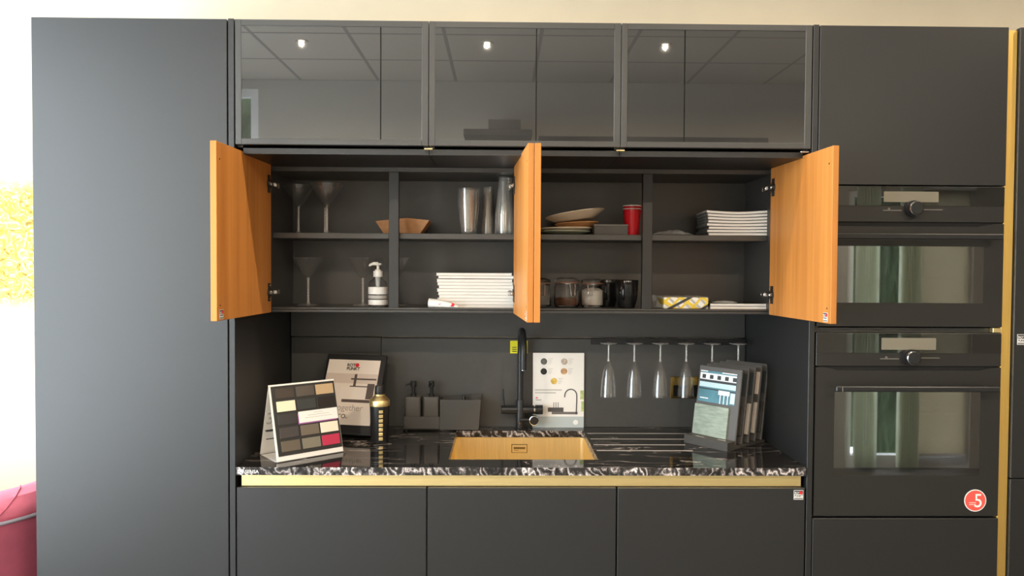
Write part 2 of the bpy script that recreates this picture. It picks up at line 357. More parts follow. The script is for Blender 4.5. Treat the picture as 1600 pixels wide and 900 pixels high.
for (x0, x1, z0, z1) in ((2.66, 2.71, 0, 2.2), (3.61, 3.66, 0, 2.2), (2.71, 3.61, 0, 0.1), (2.71, 3.61, 2.15, 2.2), (3.19, 3.24, 0.1, 2.15)): b.box(x0, x1, YF-0.08, YF-0.01, z0, z1)
p.box(2.70, 3.62, YF-0.05, YF-0.045, 0.09, 2.16); window('window_3', b, p)
b = MB()
for (x0, x1) in ((XL, -1.55), (2.2, XR)): b.box(x0, x1, YB-0.015, YB, 0, 0.1, 0.003)
struct(b, 'baseboard_back', M_wframe)
M_hedge = mat('hedge_leaves', (0.045, 0.070, 0.025), 0.8, noise=0.5, nscale=30)
def hedge(x0, x1, y, z1, label):            # clipped greenery outside the windows behind the camera
    rnd = random.Random(int(x0*100)); b = MB(); n = 14; m_ = 24; V = []
    for i in range(n+1):
        V.append([b.bm.verts.new((x0+(x1-x0)*i/n, y+0.05*rnd.random(), z1*j/m_)) for j in range(m_+1)])
    Bk = [[b.bm.verts.new((v.co.x, y-0.35, v.co.z)) for v in (col[0], col[-1])] for col in V]
    for i in range(n):
        for j in range(m_): b.bm.faces.new((V[i][j], V[i+1][j], V[i+1][j+1], V[i][j+1]))
        b.bm.faces.new((Bk[i][0], Bk[i][1], Bk[i+1][1], Bk[i+1][0])); b.bm.faces.new((V[i][-1], V[i+1][-1], Bk[i+1][1], Bk[i][1]))
    tag(b.build('hedge', M_hedge), label, 'hedge', 'greenery outside')
hedge(2.98, 3.26, YF-0.35, 2.4, 'green hedge outside, a dim stripe between the curtains mirrored in the upper oven')
hedge(-2.9, -1.6, YF-0.6, 3.3, 'green hedge added to dim the sky in the window mirrored at the left of the left glass door')  # unseen hedge, added to keep the sky in this window dim

# recessed ceiling spots (their own lamps are built with them)
M_bulb = mat('lamp_glow', (1, 0.9, 0.75), 0.5, emis=((1.0, 0.84, 0.62), 10.0))
M_ring = mat('grey_trim_ring', (0.25, 0.24, 0.22), 0.5)
def downlight(x, y, label, e):
    t = thing('ceiling_spotlight', label, 'ceiling light', (x, y, H), 0, 'recessed ceiling spotlights')
    b = MB(); b.lathe([(0.021, -0.001), (0.040, -0.004), (0.041, 0.0), (0.021, 0.02)], 28, closed=True); b.build('trim_ring', M_ring, t)
    b = MB(); b.lathe([(0.0, -0.0015), (0.020, -0.0015), (0.020, 0.003), (0.0, 0.003)], 24); b.build('bulb', M_bulb, t)
    l = light('spot_beam', 'SPOT', (0, 0, -0.02), (0, 0, 0), e, (1.0, 0.84, 0.65), spot_size=R(165), spot_blend=0.8, shadow_soft_size=0.012); l.parent = t
for i, x in enumerate((-1.36, -0.17, 0.98, 2.18)):
    downlight(x, -2.50, 'recessed ceiling spotlight mirrored in the %s' % ('left glass door', 'middle glass door', 'right glass door', 'ceiling right of the others')[i] if i < 3 else 'recessed ceiling spotlight in the back row, furthest right', 125)
for i, x in enumerate((-0.17, 0.98, 2.18)):  # unseen row: middle lamp from the tower glow, outer two added for the wall
    downlight(x, -0.36, 'recessed ceiling spotlight near the kitchen front, %s' % ('added above the middle of the units to light the wall', 'above the oven tower side panel', 'added furthest right to light the wall')[i], 46)

# curtains and the hood behind the camera, seen only as reflections in the glass
M_curt = mat('white_curtain', (0.80, 0.80, 0.76), 0.9); nt = M_curt.node_tree
tl = nt.nodes.new('ShaderNodeBsdfTranslucent'); tl.inputs[0].default_value = (0.86, 0.88, 0.78, 1); mxs = nt.nodes.new('ShaderNodeMixShader'); mxs.inputs[0].default_value = 0.75
nt.links.new(nt.nodes['Principled BSDF'].outputs[0], mxs.inputs[1]); nt.links.new(tl.outputs[0], mxs.inputs[2]); nt.links.new(mxs.outputs[0], nt.nodes['Material Output'].inputs[0])
def curtain(x0, x1, label):
    b = MB(); n = 40; top = []
    for k in range(n+1):
        x = x0+(x1-x0)*k/n; y = YF+0.07+0.03*math.sin(k*1.3)
        top.append((x, y))
    back = [(x, y+0.006) for x, y in top][::-1]
    b.prism(top+back, 0.03, 2.3, 'z')
    tag(b.build('curtain', M_curt), label, 'curtain', 'curtains behind the camera')
curtain(2.69, 2.86, 'white curtain at the window, mirrored as the left bright stripe in the upper oven')
curtain(3.03, 3.19, 'white curtain at the window, mirrored as the right bright stripe in the upper oven')
M_blind = mat('beige_lit_wall_blind', (0.50, 0.46, 0.36), 0.9); nt = M_blind.node_tree
tl = nt.nodes.new('ShaderNodeBsdfTranslucent'); tl.inputs[0].default_value = (0.55, 0.50, 0.40, 1); mxs = nt.nodes.new('ShaderNodeMixShader'); mxs.inputs[0].default_value = 0.6
nt.links.new(nt.nodes['Principled BSDF'].outputs[0], mxs.inputs[1]); nt.links.new(tl.outputs[0], mxs.inputs[2]); nt.links.new(mxs.outputs[0], nt.nodes['Material Output'].inputs[0])
t = thing('lit_wall_blind', 'beige blind added in place of the lit wall, mirrored as the pale block in the upper oven', 'blind', (3.42, YF, 0.2), world=True)  # blind added to give the pale reflection of a lit wall
b = MB(); b.box(3.235, 3.62, YF+0.012, YF+0.0135, 0.12, 2.2); b.build('fabric', M_blind, t)
b = MB(); b.cyl(0.022, 3.22, 3.64, (0, YF+0.03, 2.22), 'x', 20); b.build('roller', M_wframe, t)
b = MB(); b.box(3.235, 3.62, YF+0.008, YF+0.018, 0.10, 0.12, 0.002); b.build('bottom_bar', M_wframe, t)
t = thing('extractor_hood', 'black extractor hood high on the opposite wall, mirrored in the middle glass door', 'extractor hood', (-0.05, YF, 2.52), world=True)
b = MB(); b.box(-0.35, 0.15, YF+0.002, YF+0.40, 2.53, 2.58, 0.004); b.build('canopy', M_blackmetal, t)
b = MB(); b.box(-0.17, 0.07, YF+0.002, YF+0.25, 2.58, 2.68, 0.003); b.build('chimney', M_blackmetal, t)
b = MB(); b.box(0.2, 1.9, YF+0.002, YF+0.33, 2.50, 2.545, 0.003)
tag(b.build('wall_shelf', M_blackmetal), 'long black wall shelf on the opposite wall, mirrored along the middle glass door', 'shelf')

# ------------------------------------------------------------------ stickers with the two word shop mark
def mark_sticker(parent, M, s=0.03, txt=True):
    b = MB(); b.M = M; b.box(-s/2, s/2, -0.0006, 0, 0, s, 0)
    st = b.build('sticker', M_whiteink, parent)
    if parent.get('_w'): under(st, parent)
    b = MB(); b.M = M
    b.box(-s*0.46, s*0.46, -0.0009, -0.0006, s*0.56, s*0.96); b.box(-s*0.46, s*0.46, -0.0009, -0.0006, s*0.04, s*0.20, mi=1)
    b.build('sticker_print', [M_ink, M_grey], st)
    b = MB(); b.M = M; b.disc(s*0.17, -0.0013, (s*0.24, s*0.72), 0.0004); b.build('red_dot', M_reddot, st)
    text('ROT', s*0.30, M @ T(-s*0.42, -0.0011, s*0.62) @ FRONT, M_whiteink, st, ext=0.0001, bold=0.0002)
    text('PUNKT', s*0.27, M @ T(-s*0.43, -0.0009, s*0.30) @ FRONT, M_ink, st, ext=0.0001, bold=0.0002)
    return st

# ------------------------------------------------------------------ tall cabinets, panels
TOP = 2.331
def carcass(b, x0, x1, y0, y1, z0, z1, t=0.016):
    b.box(x0, x0+t, y0, y1, z0, z1); b.box(x1-t, x1, y0, y1, z0, z1)
    b.box(x0+t, x1-t, y0, y1, z0, z0+t); b.box(x0+t, x1-t, y0, y1, z1-t, z1); b.box(x0+t, x1-t, y1-0.008, y1, z0+t, z1-t)
t = thing('tall_cabinet', 'tall black flush-door cabinet beside the pink armchair, at the left end', 'cabinet', (-1.224, 0.33, 0), world=True)
b = MB(); carcass(b, -1.524, -0.9245, 0.022, 0.645, 0.08, TOP-0.002); b.build('carcass', M_cab, t)
b = MB(); b.box(-1.524, -0.9245, 0, 0.02, 0.10, TOP, 0.0012); b.build('door', M_cab, t)
b = MB(); b.box(-1.52, -0.93, 0.06, 0.08, 0, 0.08); b.build('plinth', M_cab, t)
for x, lab in ((-0.9115, 'slim black upright end panel between the tall left cabinet and the glass units'), (0.9115, 'slim black upright end panel between the glass units and the oven tower')):
    b = MB(); b.box(x-0.009, x+0.009, 0, 0.645, 0, TOP+0.002, 0.001)
    tag(b.build('end_panel', M_cab), lab, 'panel', 'upright end panels')

# glass fronted top units
GZ0, GZ1 = 1.946, 2.331
names = ('left', 'middle', 'right')
line_xs = (-0.449, 0.035, 0.499)
for i in range(3):
    x0 = -0.899+0.6*i; x1 = x0+0.598
    t = thing('wall_cabinet', 'smoked-glass-fronted black top unit, %s of the three, %s' % (names[i], ('next to the tall plain cabinet', 'above the pair of oak doors', 'next to the oven tower')[i]), 'cabinet', (x0+0.299, 0.3, 1.92), 0, 'glass fronted top units', world=True)
    b = MB()
    b.box(x0, x0+0.016, 0.022, 0.6, 1.94, TOP-0.002); b.box(x1-0.016, x1, 0.022, 0.6, 1.94, TOP-0.002)
    b.box(x0+(0.017 if i == 0 else 0), x1-(0.017 if i == 2 else 0), 0.022, 0.645, 1.920, 1.938); b.box(x0+0.016, x1-0.016, 0.022, 0.6, TOP-0.02, TOP-0.004); b.box(x0+0.016, x1-0.016, 0.59, 0.6, 1.94, TOP-0.02)
    b.build('carcass', M_cab, t)
    fl, fr, ft, fb = 0.019, 0.021, 0.019, 0.018
    b = MB(); b.box(x0, x0+fl, 0, 0.02, GZ0, GZ1, 0.001); b.box(x1-fr, x1, 0, 0.02, GZ0, GZ1, 0.001)
    b.box(x0+fl, x1-fr, 0, 0.02, GZ1-ft, GZ1, 0.001); b.box(x0+fl, x1-fr, 0, 0.02, GZ0, GZ0+fb, 0.001)
    d = under(b.build('door', M_frame, t), t)
    b = MB(); s = line_xs[i]
    b.box(x0+fl, s-0.0018, 0.0015, 0.008, GZ0+fb, GZ1-ft); b.box(s+0.0018, x1-fr, 0.0015, 0.008, GZ0+fb, GZ1-ft)
    b.build('glass_pane', M_pane, d)
    b = MB(); b.box(s-0.0018, s+0.0018, 0.004, 0.0085, GZ0+fb, GZ1-ft); b.build('pane_dark_line', M_dark, d)  # narrow dark vertical line set between the two pane halves
    cx = (x0-0.001, x1+0.001)[1] if i < 2 else x1-0.02
    b = MB(); b.box(cx-0.013, cx+0.013, -0.004, 0.012, 1.9335, 1.9375, 0.001); b.build('catch_plate', M_gold if i < 2 else M_steel, t)

# open wall units with oak-lined doors
UY = 0.30; UZ0, UZ1 = 1.407, 1.9185; SH0, SH1, FL = 1.668, 1.688, 1.424
def hinge(parent, root, M):
    """cup plate on the door's inner face (x=0 plane, -Y out of the hinge edge), arm reaching to the cabinet side"""
    b = MB(); b.M = M; b.box(0, 0.0022, -0.034, -0.012, -0.031, 0.031, 0.0008); b.cyl(0.017, 0.0, 0.003, (0, -0.022, 0), 'x', 20)
    hh = under(b.build('hinge', M_blackmetal, parent), root)
    b = MB(); b.M = M
    b.box(0.002, 0.012, -0.028, 0.012, -0.007, 0.007, 0.002); b.box(0.006, 0.018, 0.006, 0.03, -0.008, 0.008, 0.002); b.box(0.004, 0.016, 0.034, 0.040, -0.009, 0.009, 0.001)
    for z in (-0.024, 0.024): b.cyl(0.0035, 0.002, 0.0036, (0, -0.020, z), 'x', 12)
    b.build('hinge_arm', M_steel, hh)
def oak_door(root, hx, hy, ang, side, sticker=True):
    """inner face runs from (hx,hy) towards the room; side=+1: inner face looks to +x"""
    L, TH = 0.447, 0.0185
    M = T(hx, hy, 0) @ RZ(ang)
    if side < 0: M = M @ Matrix.Diagonal((-1, 1, 1, 1))
    b = MB(); b.M = M; b.box(-TH, 0, -L, 0, 1.4075, 1.9275, 0.0010)
    d = under(b.build('door', M_oak, root), root)
    for z in (1.852, 1.478): hinge(d, root, M @ T(0, 0, z))
    for z in (1.878, 1.452):
        b = MB(); b.M = M; b.cyl(0.0028, -0.002, 0.0004, (0, -L+0.022, z), 'x', 10); b.build('screw_hole', M_dark, d)
    if sticker:
        Ms = T(hx, hy, 0) @ RZ(ang) @ T(0.0 if side > 0 else 0.0, -L+0.030, 1.412) @ RZ(R(90) if side > 0 else R(-90))
        mark_sticker(d, Ms, 0.027)
    return d
def open_unit(x0, x1, mull, label):
    t = thing('wall_cabinet', label, 'cabinet', ((x0+x1)/2, 0.45, UZ0), 0, 'open wall units', world=True)
    b = MB(); tt = 0.018
    b.box(x0, x0+tt, UY, 0.6, UZ0+0.011, UZ1); b.box(x1-tt, x1, UY, 0.6, UZ0+0.011, UZ1)
    b.box(x0+tt, x1-tt, UY, 0.6, UZ1-0.0155, UZ1); b.box(x0+tt, x1-tt, UY+0.002, 0.6, UZ0+0.011, FL)
    b.box(x0+tt, x1-tt, 0.58, 0.6, FL, UZ1-0.0155)
    for sx in (x0+tt, x1-tt):                                     # rows of shelf-pin holes
        for yy in (0.34, 0.54):
            for k in range(6): b.cyl(0.0025, -0.0006, 0.0006, (sx, yy, 1.72+0.032*k), 'x', 8, mi=1)
    b.build('carcass', [M_int, M_dark], t)
    b = MB(); b.box(x0, x1, UY-0.001, 0.6, UZ0, UZ0+0.0095, 0.001); b.build('bottom_profile', M_frame, t)
    b = MB(); b.box(mull-0.0175, mull+0.0175, UY, UY+0.022, FL, UZ1-0.016, 0.001); b.build('centre_post', M_cab, t)
    b = MB(); b.box(x0+tt+0.001, x1-tt-0.001, UY+0.023, 0.579, SH0, SH1, 0.001); b.build('shelf', M_int, t)
    return t
ul = open_unit(-0.9, 0.0, -0.451, 'open black wall unit with the martini glasses, left of the two')
ur = open_unit(0.0005, 0.9, 0.446, 'open black wall unit with plates and jars, right of the two')
oak_door(ul, -0.8725, 0.272, R(-2.45), +1)
oak_door(ul, -0.028, 0.272, R(4.1), -1)
oak_door(ur, 0.030, 0.272, R(1.6), +1, False)
oak_door(ur, 0.8725, 0.272, R(2.45), -1)

# ------------------------------------------------------------------ back panels, worktop, sink, base units
b = MB(); b.box(-0.9, 0.9, 0.612, 0.645, 1.294, 1.42, 0.001); tag(b.build('upper_back_panel', M_splash), 'plain black strip panel under the open wall units', 'panel')
b = MB(); b.box(-0.9, -0.5455, 0.618, 0.645, 0.937, 1.290, 0.001); tag(b.build('splashback', M_splash), 'short black splashback panel behind the colour-sample card', 'splashback')
b = MB(); b.box(-0.5425, 0.9, 0.606, 0.645, 0.937, 1.288, 0.001); tag(b.build('splashback', M_splash), 'long black splashback panel behind the tap and hanging flutes', 'splashback')
# worktop with a sink cut-out
WZ0, WZ1 = 0.912, 0.937; SX0, SX1, SY0, SY1 = -0.241, 0.251, 0.098, 0.535
t = thing('worktop', 'polished black marble worktop with white veins and a sink cut-out', 'worktop', (0, 0.3, WZ0), world=True)
b = MB(); xs = (-0.9, SX0, SX1, 0.9); ys = (-0.002, SY0, SY1, 0.604)
g = {}
for zi, z in enumerate((WZ0, WZ1)):
    for i, x in enumerate(xs):
        for j, y in enumerate(ys): g[i, j, zi] = b.bm.verts.new((x, y, z))
def F(*k, mi=0):
    f = b.bm.faces.new([g[q] for q in k]); f.material_index = mi
for i in range(3):
    for j in range(3):
        if (i, j) == (1, 1): continue
        F((i,j,1),(i+1,j,1),(i+1,j+1,1),(i,j+1,1)); F((i,j,0),(i,j+1,0),(i+1,j+1,0),(i+1,j,0))
for i in range(3):
    F((i,0,0),(i+1,0,0),(i+1,0,1),(i,0,1), mi=1); F((i,3,0),(i,3,1),(i+1,3,1),(i+1,3,0), mi=1)
    F((0,i,0),(0,i,1),(0,i+1,1),(0,i+1,0), mi=1); F((3,i,0),(3,i+1,0),(3,i+1,1),(3,i,1), mi=1)
F((1,1,0),(1,1,1),(2,1,1),(2,1,0), mi=1); F((1,2,0),(2,2,0),(2,2,1),(1,2,1), mi=1); F((1,1,0),(1,2,0),(1,2,1),(1,1,1), mi=1); F((2,1,0),(2,1,1),(2,2,1),(2,2,0), mi=1)
slab = under(b.build('slab', [M_marble, M_marble_edge], t), t)
M_groove = mat('cut_groove', (0.55, 0.50, 0.46), 0.25)
for k, y in enumerate((0.493, 0.398, 0.308, 0.222)):              # engraved drainer lines beside the sink
    b = MB(); n = 24
    b.box(0.262, (0.655, 0.625, 0.59, 0.595)[k], y-0.0035, y+0.0035, WZ1, WZ1+0.0004); b.build('drainer_groove', M_groove, t)
b = MB()
b.box(-0.895, -0.878, -0.0026, -0.0020, 0.9165, 0.9295); o = b.build('logo', M_whiteink, t)
b = MB(); b.box(-0.893, -0.887, -0.0030, -0.0026, 0.9235, 0.9255); b.box(-0.887, -0.880, -0.0030, -0.0026, 0.9195, 0.9215); b.build('logo_mark', M_ink, t)
text('SENSA', 0.0150, T(-0.872, -0.0024, 0.9180) @ FRONT, M_whiteink, t, sx=1.0)

t = thing('sink', 'rectangular brushed gold sink basin set under the marble worktop', 'sink', (0.005, 0.316, 0.70), world=True)
b = MB(); z0, z1 = 0.715, 0.9105; X0, X1, Y0, Y1 = -0.252, 0.256, 0.094, 0.538; rad = 0.022
def rr(x0, x1, y0, y1, r, n=6):
    out = []
    for cx, cy, a0 in ((x1-r, y0+r, -90), (x1-r, y1-r, 0), (x0+r, y1-r, 90), (x0+r, y0+r, 180)):
        for k in range(n+1):
            a = R(a0+90*k/n); out.append((cx+r*math.cos(a), cy+r*math.sin(a)))
    return out
def loft(b, loops, mi=0, smooth=True, capend=True):
    vs = [[b.bm.verts.new(b.M @ Vector(v)) for v in lp] for lp in loops]; n = len(loops[0])
    for A, B in zip(vs, vs[1:]):
        for k in range(n):
            f = b.bm.faces.new((A[k], A[(k+1) % n], B[(k+1) % n], B[k])); f.smooth = smooth; f.material_index = mi
    if capend:
        f = b.bm.faces.new(vs[-1]); f.material_index = mi
        f = b.bm.faces.new(vs[0][::-1]); f.material_index = mi
def ring(x0, x1, y0, y1, r, z): return [(x, y, z) for x, y in rr(x0, x1, y0, y1, r)]
o_ = 0.004
loft(b, [ring(X0-o_, X1+o_, Y0-o_, Y1+o_, rad, z0-o_), ring(X0-o_, X1+o_, Y0-o_, Y1+o_, rad, z1), ring(X0, X1, Y0, Y1, rad, z1), ring(X0, X1, Y0, Y1, rad, z0+0.02), ring(X0+0.02, X1-0.02, Y0+0.02, Y1-0.02, rad, z0)])
b.build('basin', M_goldsink, t)
b = MB(); q0, q1 = at(800, 706.5, Y1), at(823, 695, Y1)
b.box(q0.x, q1.x, Y1-0.003, Y1, q0.z, q1.z, 0.0012); ov = under(b.build('overflow_plate', M_goldsink, t), t)
b = MB(); b.box(q0.x-0.002, q1.x+0.002, Y1-0.0006, Y1, q0.z-0.002, q1.z+0.002); b.build('overflow_slot', mat('bronze_shadow_line', (0.10, 0.06, 0.02), 0.4, metal=1.0), ov)
b = MB(); b.box(q0.x+0.006, q1.x-0.006, Y1-0.0034, Y1-0.0028, q0.z+0.013, q1.z-0.008); b.build('overflow_mouth', mat('bronze_slot', (0.35, 0.24, 0.09), 0.4, metal=1.0), ov)
text('SENSA', 0.006, T(q0.x+0.008, Y1-0.0036, q0.z+0.0055) @ FRONT, mat('bronze_ink', (0.2, 0.13, 0.05), 0.5), ov, ext=0.0001)
b = MB(); b.lathe([(0.0, 0.0015), (0.03, 0.003), (0.045, 0.002), (0.045, 0.0)], 28, (0.0, 0.32, z0)); b.build('drain', M_goldsink, t)

b = MB(); b.prism([(0.014, 0.8745), (0.018, 0.8745), (0.018, 0.906), (0.050, 0.906), (0.050, 0.910), (0.014, 0.910)], -0.888, 0.889, 'x')
tag(b.build('handle_rail', M_gold), 'long brass finger-pull rail between the marble worktop and base doors', 'handle rail')
for i in range(3):
    x0 = -0.899+0.6*i; x1 = x0+0.598
    t = thing('base_cabinet', ('black base cabinet under the sample card, left of the three', 'black base cabinet directly under the gold sink', 'black base cabinet with the small shop sticker, right of the three')[i], 'cabinet', (x0+0.3, 0.3, 0), 0, 'base cabinets', world=True)
    b = MB(); carcass(b, x0, x1, 0.022, 0.6, 0.1, 0.868) if i != 1 else (b.box(x0, x0+0.016, 0.022, 0.6, 0.1, 0.868), b.box(x1-0.016, x1, 0.022, 0.6, 0.1, 0.868), b.box(x0+0.016, x1-0.016, 0.022, 0.6, 0.1, 0.116), b.box(x0+0.016, x1-0.016, 0.59, 0.6, 0.116, 0.7))
    b.build('carcass', M_int, t)
    b = MB(); b.box(x0, x1-(0.0016 if i < 2 else 0)-0.001, 0, 0.02, 0.1, 0.8725, 0.0015); d = under(b.build('door', M_cab, t), t)
    b = MB(); b.box(x0, x1, 0.06, 0.078, 0, 0.098); b.build('plinth', M_cab, t)
    if i == 2: mark_sticker(d, T(0.8765, -0.0002, 0.836), 0.030)

# ------------------------------------------------------------------ oven tower
TX0, TX1 = 0.9235, 1.5195
t = thing('oven_tower', 'tall black housing around the two ovens with plain doors above and below', 'cabinet', ((TX0+TX1)/2, 0.3, 0), world=True)
b = MB(); b.box(TX0, TX0+0.016, 0.022, 0.645, 0.08, TOP-0.002); b.box(TX1-0.016, TX1, 0.022, 0.645, 0.08, TOP-0.002); b.box(TX0+0.016, TX1-0.016, 0.63, 0.645, 0.08, TOP-0.002)
for z in (0.08, 0.762, 1.368, 1.836, TOP-0.018): b.box(TX0+0.016, TX1-0.016, 0.024, 0.63, z, z+0.014)
b.build('carcass', M_int, t)
b = MB(); b.box(TX0, TX1, 0, 0.02, 1.8345, TOP, 0.0012); under(b.build('door', M_cab, t), t)
b = MB(); b.box(TX0, TX1, 0, 0.02, 0.1, 0.7755, 0.0012); b.build('drawer', M_cab, t)
b = MB(); b.box(TX0, TX1, 0.06, 0.08, 0, 0.08); b.build('plinth', M_cab, t)
b = MB(); b.box(1.492, 1.519, 0.004, 0.022, 1.3695, 1.3845, 0.001); b.build('brass_spacer', M_gold, t)
def oven(label, z0, z1, zp, zband, win, handle, disp, knobz, logoz, door_top, sticker=False, notch_left=True):
    t = thing('oven', label, 'oven', (1.222, 0.3, z0), 0, 'black built-in ovens', world=True)
    x0, x1 = 0.926, 1.517
    b = MB(); b.box(0.945, 1.5, 0.565, 0.57, z0+0.012, z1-0.004); b.box(0.945, 0.95, 0.024, 0.565, z0+0.012, z1-0.004); b.box(1.495, 1.5, 0.024, 0.565, z0+0.012, z1-0.004)
    b.box(0.95, 1.495, 0.024, 0.565, z0+0.012, z0+0.018); b.box(0.95, 1.495, 0.024, 0.565, z1-0.01, z1-0.004); b.box(0.95, 1.495, 0.024, 0.565, zp-0.02, zp-0.012)
    b.build('oven_body', mat('dark_enamel', (0.03, 0.03, 0.03), 0.35), t)
    b = MB(); b.box(x0, x1, 0.0, 0.022, zp, z1, 0.0012); b.box(x0+0.01, x1-0.01, 0.006, 0.022, zp-0.014, zp, mi=1); cp = under(b.build('control_panel', [M_oven, M_dark], t), t)
    b = MB(); b.box(x0+0.001, x1-0.001, -0.0008, 0.0, zband, z1-0.0012); b.build('panel_glass', M_ovenglass, cp)
    b = MB(); b.box(disp[0], disp[1], -0.0013, -0.0008, disp[2], disp[3]); b.build('display', M_display, cp)
    b = MB(); b.cyl(0.0255, -0.012, 0, (1.2235, 0, knobz), 'y', 36); b.cyl(0.0205, -0.030, -0.012, (1.2235, 0, knobz), 'y', 36, b=0.002)
    kn = under(b.build('knob', M_blackmetal, t), t)
    b = MB(); b.lathe([(0.0206, -0.0292), (0.0218, -0.0278), (0.0218, -0.022), (0.0206, -0.022)], 36, (1.2235, 0, knobz), 'y', closed=True); b.build('knob_ring', M_chrome, kn)
    M_key = mat('grey_key', (0.15, 0.14, 0.13), 0.4)
    b = MB(); b.disc(0.004, -0.0016, (1.149, knobz-0.001), 0.0008); b.build('touch_key', M_key, cp)
    b = MB(); b.box(1.13, 1.19, -0.0008, -0.0002, knobz-0.007, knobz-0.004); b.build('touch_slot', M_key, cp)
    b = MB(); b.box(1.26, 1.32, -0.0008, -0.0002, knobz-0.004, knobz-0.001); b.build('touch_slot', M_key, cp)
    # door with stepped top edge and a window opening
    wx0, wx1, wz0, wz1 = win; zt = door_top
    b = MB(); y0, y1 = 0.0, 0.022
    b.prism([(x0, wz1), (x1, wz1), (x1, zt), (x1-0.03, zt), (x1-0.07, zt-0.009), (x0+0.07, zt-0.009), (x0+0.03, zt), (x0, zt)] if notch_left else
            [(x0, wz1), (x1, wz1), (x1, zt), (x1-0.03, zt), (x1-0.08, zt-0.009), (x0+0.0, zt-0.009)], y0, y1, 'y')
    b.box(x0, x1, y0, y1, z0+0.002, wz0); b.box(x0, wx0, y0, y1, wz0, wz1); b.box(wx1, x1, y0, y1, wz0, wz1)
    dr = under(b.build('door', M_oven, t), t)
    b = MB(); b.box(wx0, wx1, 0.0012, 0.006, wz0, wz1); b.build('window_glass', M_win, dr)
    b = MB(); b.box(wx1-0.040, wx1-0.001, 0.0065, 0.010, wz0, wz1); b.box(wx1-0.060, wx1-0.054, 0.0065, 0.012, wz0, wz1); b.build('window_border', M_dark, dr)
    hx0, hx1, hz0, hz1 = handle
    b = MB(); b.box(hx0, hx1, -0.045, -0.033, hz0, hz1, 0.003)
    for hx in (hx0+0.02, hx1-0.034): b.box(hx, hx+0.014, -0.034, 0.0, hz0+0.002, hz1-0.002, 0.001)
    hd = under(b.build('handle', M_blackmetal, dr), t)
    if notch_left:
        b = MB(); b.box(hx0+0.0185, hx0+0.0205, -0.0456, -0.044, hz0+0.001, hz1-0.001); b.build('handle_cap', M_chrome, hd)
    text('AEG', 0.0165, T(1.2225, -0.0003, logoz-0.006) @ FRONT, M_ink, dr, align='CENTER', ext=0.0002, bold=0.0004)
    # wire racks inside
    for zr in ((1.099, 0.983) if not notch_left is False and notch_left else (1.54,)):
        b = MB()
        b.tube([(0.96, 0.06, zr), (1.485, 0.06, zr)], 0.0032, 8); b.tube([(0.96, 0.5, zr), (1.485, 0.5, zr)], 0.003, 8)
        for k in range(18): b.tube([(0.975+0.03*k, 0.06, zr), (0.975+0.03*k, 0.5, zr)], 0.0016, 6)
        b.build('wire_rack', M_chrome, t)
    if sticker:
        c = (1.4435, 0.8335)
        b = MB(); b.disc(0.0355, -0.0006, c, 0.0006, 40); st = under(b.build('sticker', M_whiteink, dr), t)
        b = MB(); b.disc(0.0325, -0.0010, c, 0.0004, 40); b.build('sticker_disc', mat('coral_print', (0.80, 0.10, 0.08), 0.5), st)
        text('5', 0.062, T(c[0]+0.009, -0.0014, c[1]-0.021) @ FRONT, M_whiteink, st, align='CENTER', ext=0.0002, sx=0.95)
        b = MB()
        for k in range(2): b.box(c[0]-0.020, c[0]+0.002, -0.0014, -0.001, c[1]-0.008-0.006*k, c[1]-0.0055-0.006*k)
        b.build('sticker_print', mat('pale_pink_print', (0.85, 0.55, 0.5), 0.5), st)
    return t
oven('compact black oven with plain glass, upper of the two in the tower', 1.386, 1.8305, 1.718, 1.770, (0.985, 1.456, 1.463, 1.642), (0.945, 1.488, 1.662, 1.680), (1.132, 1.306, 1.781, 1.814), 1.760, 1.421, 1.7135, notch_left=False)
oven('full-size black oven with the red round 5 sticker, lower of the two', 0.782, 1.3675, 1.262, 1.304, (0.987, 1.455, 0.912, 1.180), (0.972, 1.488, 1.187, 1.204), (1.133, 1.307, 1.3145, 1.352), 1.291, 0.843, 1.2575, sticker=True)
b = MB(); b.box(1.5215, 1.5545, 0.010, 0.03, 0.02, 2.325, 0.002)
tag(b.build('handle_profile', M_goldv), 'tall brass upright profile between the oven tower and right-edge cabinet', 'handle rail')
t = thing('tall_cabinet', 'tall black cabinet cut off by the right edge, beyond the brass upright', 'cabinet', (1.855, 0.33, 0), world=True)
b = MB(); carcass(b, 1.556, 2.154, 0.022, 0.645, 0.08, TOP-0.002); b.build('carcass', M_cab, t)
b = MB(); b.box(1.556, 2.154, 0, 0.02, 0.905, TOP, 0.0012); d = under(b.build('door', M_cab, t), t); mark_sticker(d, T(1.5835, -0.0002, 1.332), 0.033)
b = MB(); b.box(1.556, 2.154, 0, 0.02, 0.1, 0.9015, 0.0012); b.build('drawer', M_cab, t)
b = MB(); b.box(1.556, 2.154, 0.06, 0.08, 0, 0.08); b.build('plinth', M_cab, t)
# ------------------------------------------------------------------ wall art and armchair at the far left
M_art = bpy.data.materials.new('yellow_meadow_canvas'); M_art.use_nodes = True
nt = M_art.node_tree; bb = nt.nodes['Principled BSDF']; L_ = nt.links.new
tc = nt.nodes.new('ShaderNodeTexCoord'); nn = nt.nodes.new('ShaderNodeTexNoise'); nn.inputs['Scale'].default_value = 26; nn.inputs['Detail'].default_value = 5; nn.inputs['Distortion'].default_value = 2.5
rp = nt.nodes.new('ShaderNodeValToRGB'); e = rp.color_ramp.elements
e[0].position = 0.30; e[0].color = (0.22, 0.10, 0.03, 1); e[1].position = 0.72; e[1].color = (0.75, 0.72, 0.58, 1)
k = e.new(0.44); k.color = (0.55, 0.42, 0.06, 1); k = e.new(0.56); k.color = (0.66, 0.60, 0.20, 1)
sx_ = nt.nodes.new('ShaderNodeSeparateXYZ'); mr = nt.nodes.new('ShaderNodeMapRange'); mr.inputs[1].default_value = 0.20; mr.inputs[2].default_value = 0.30
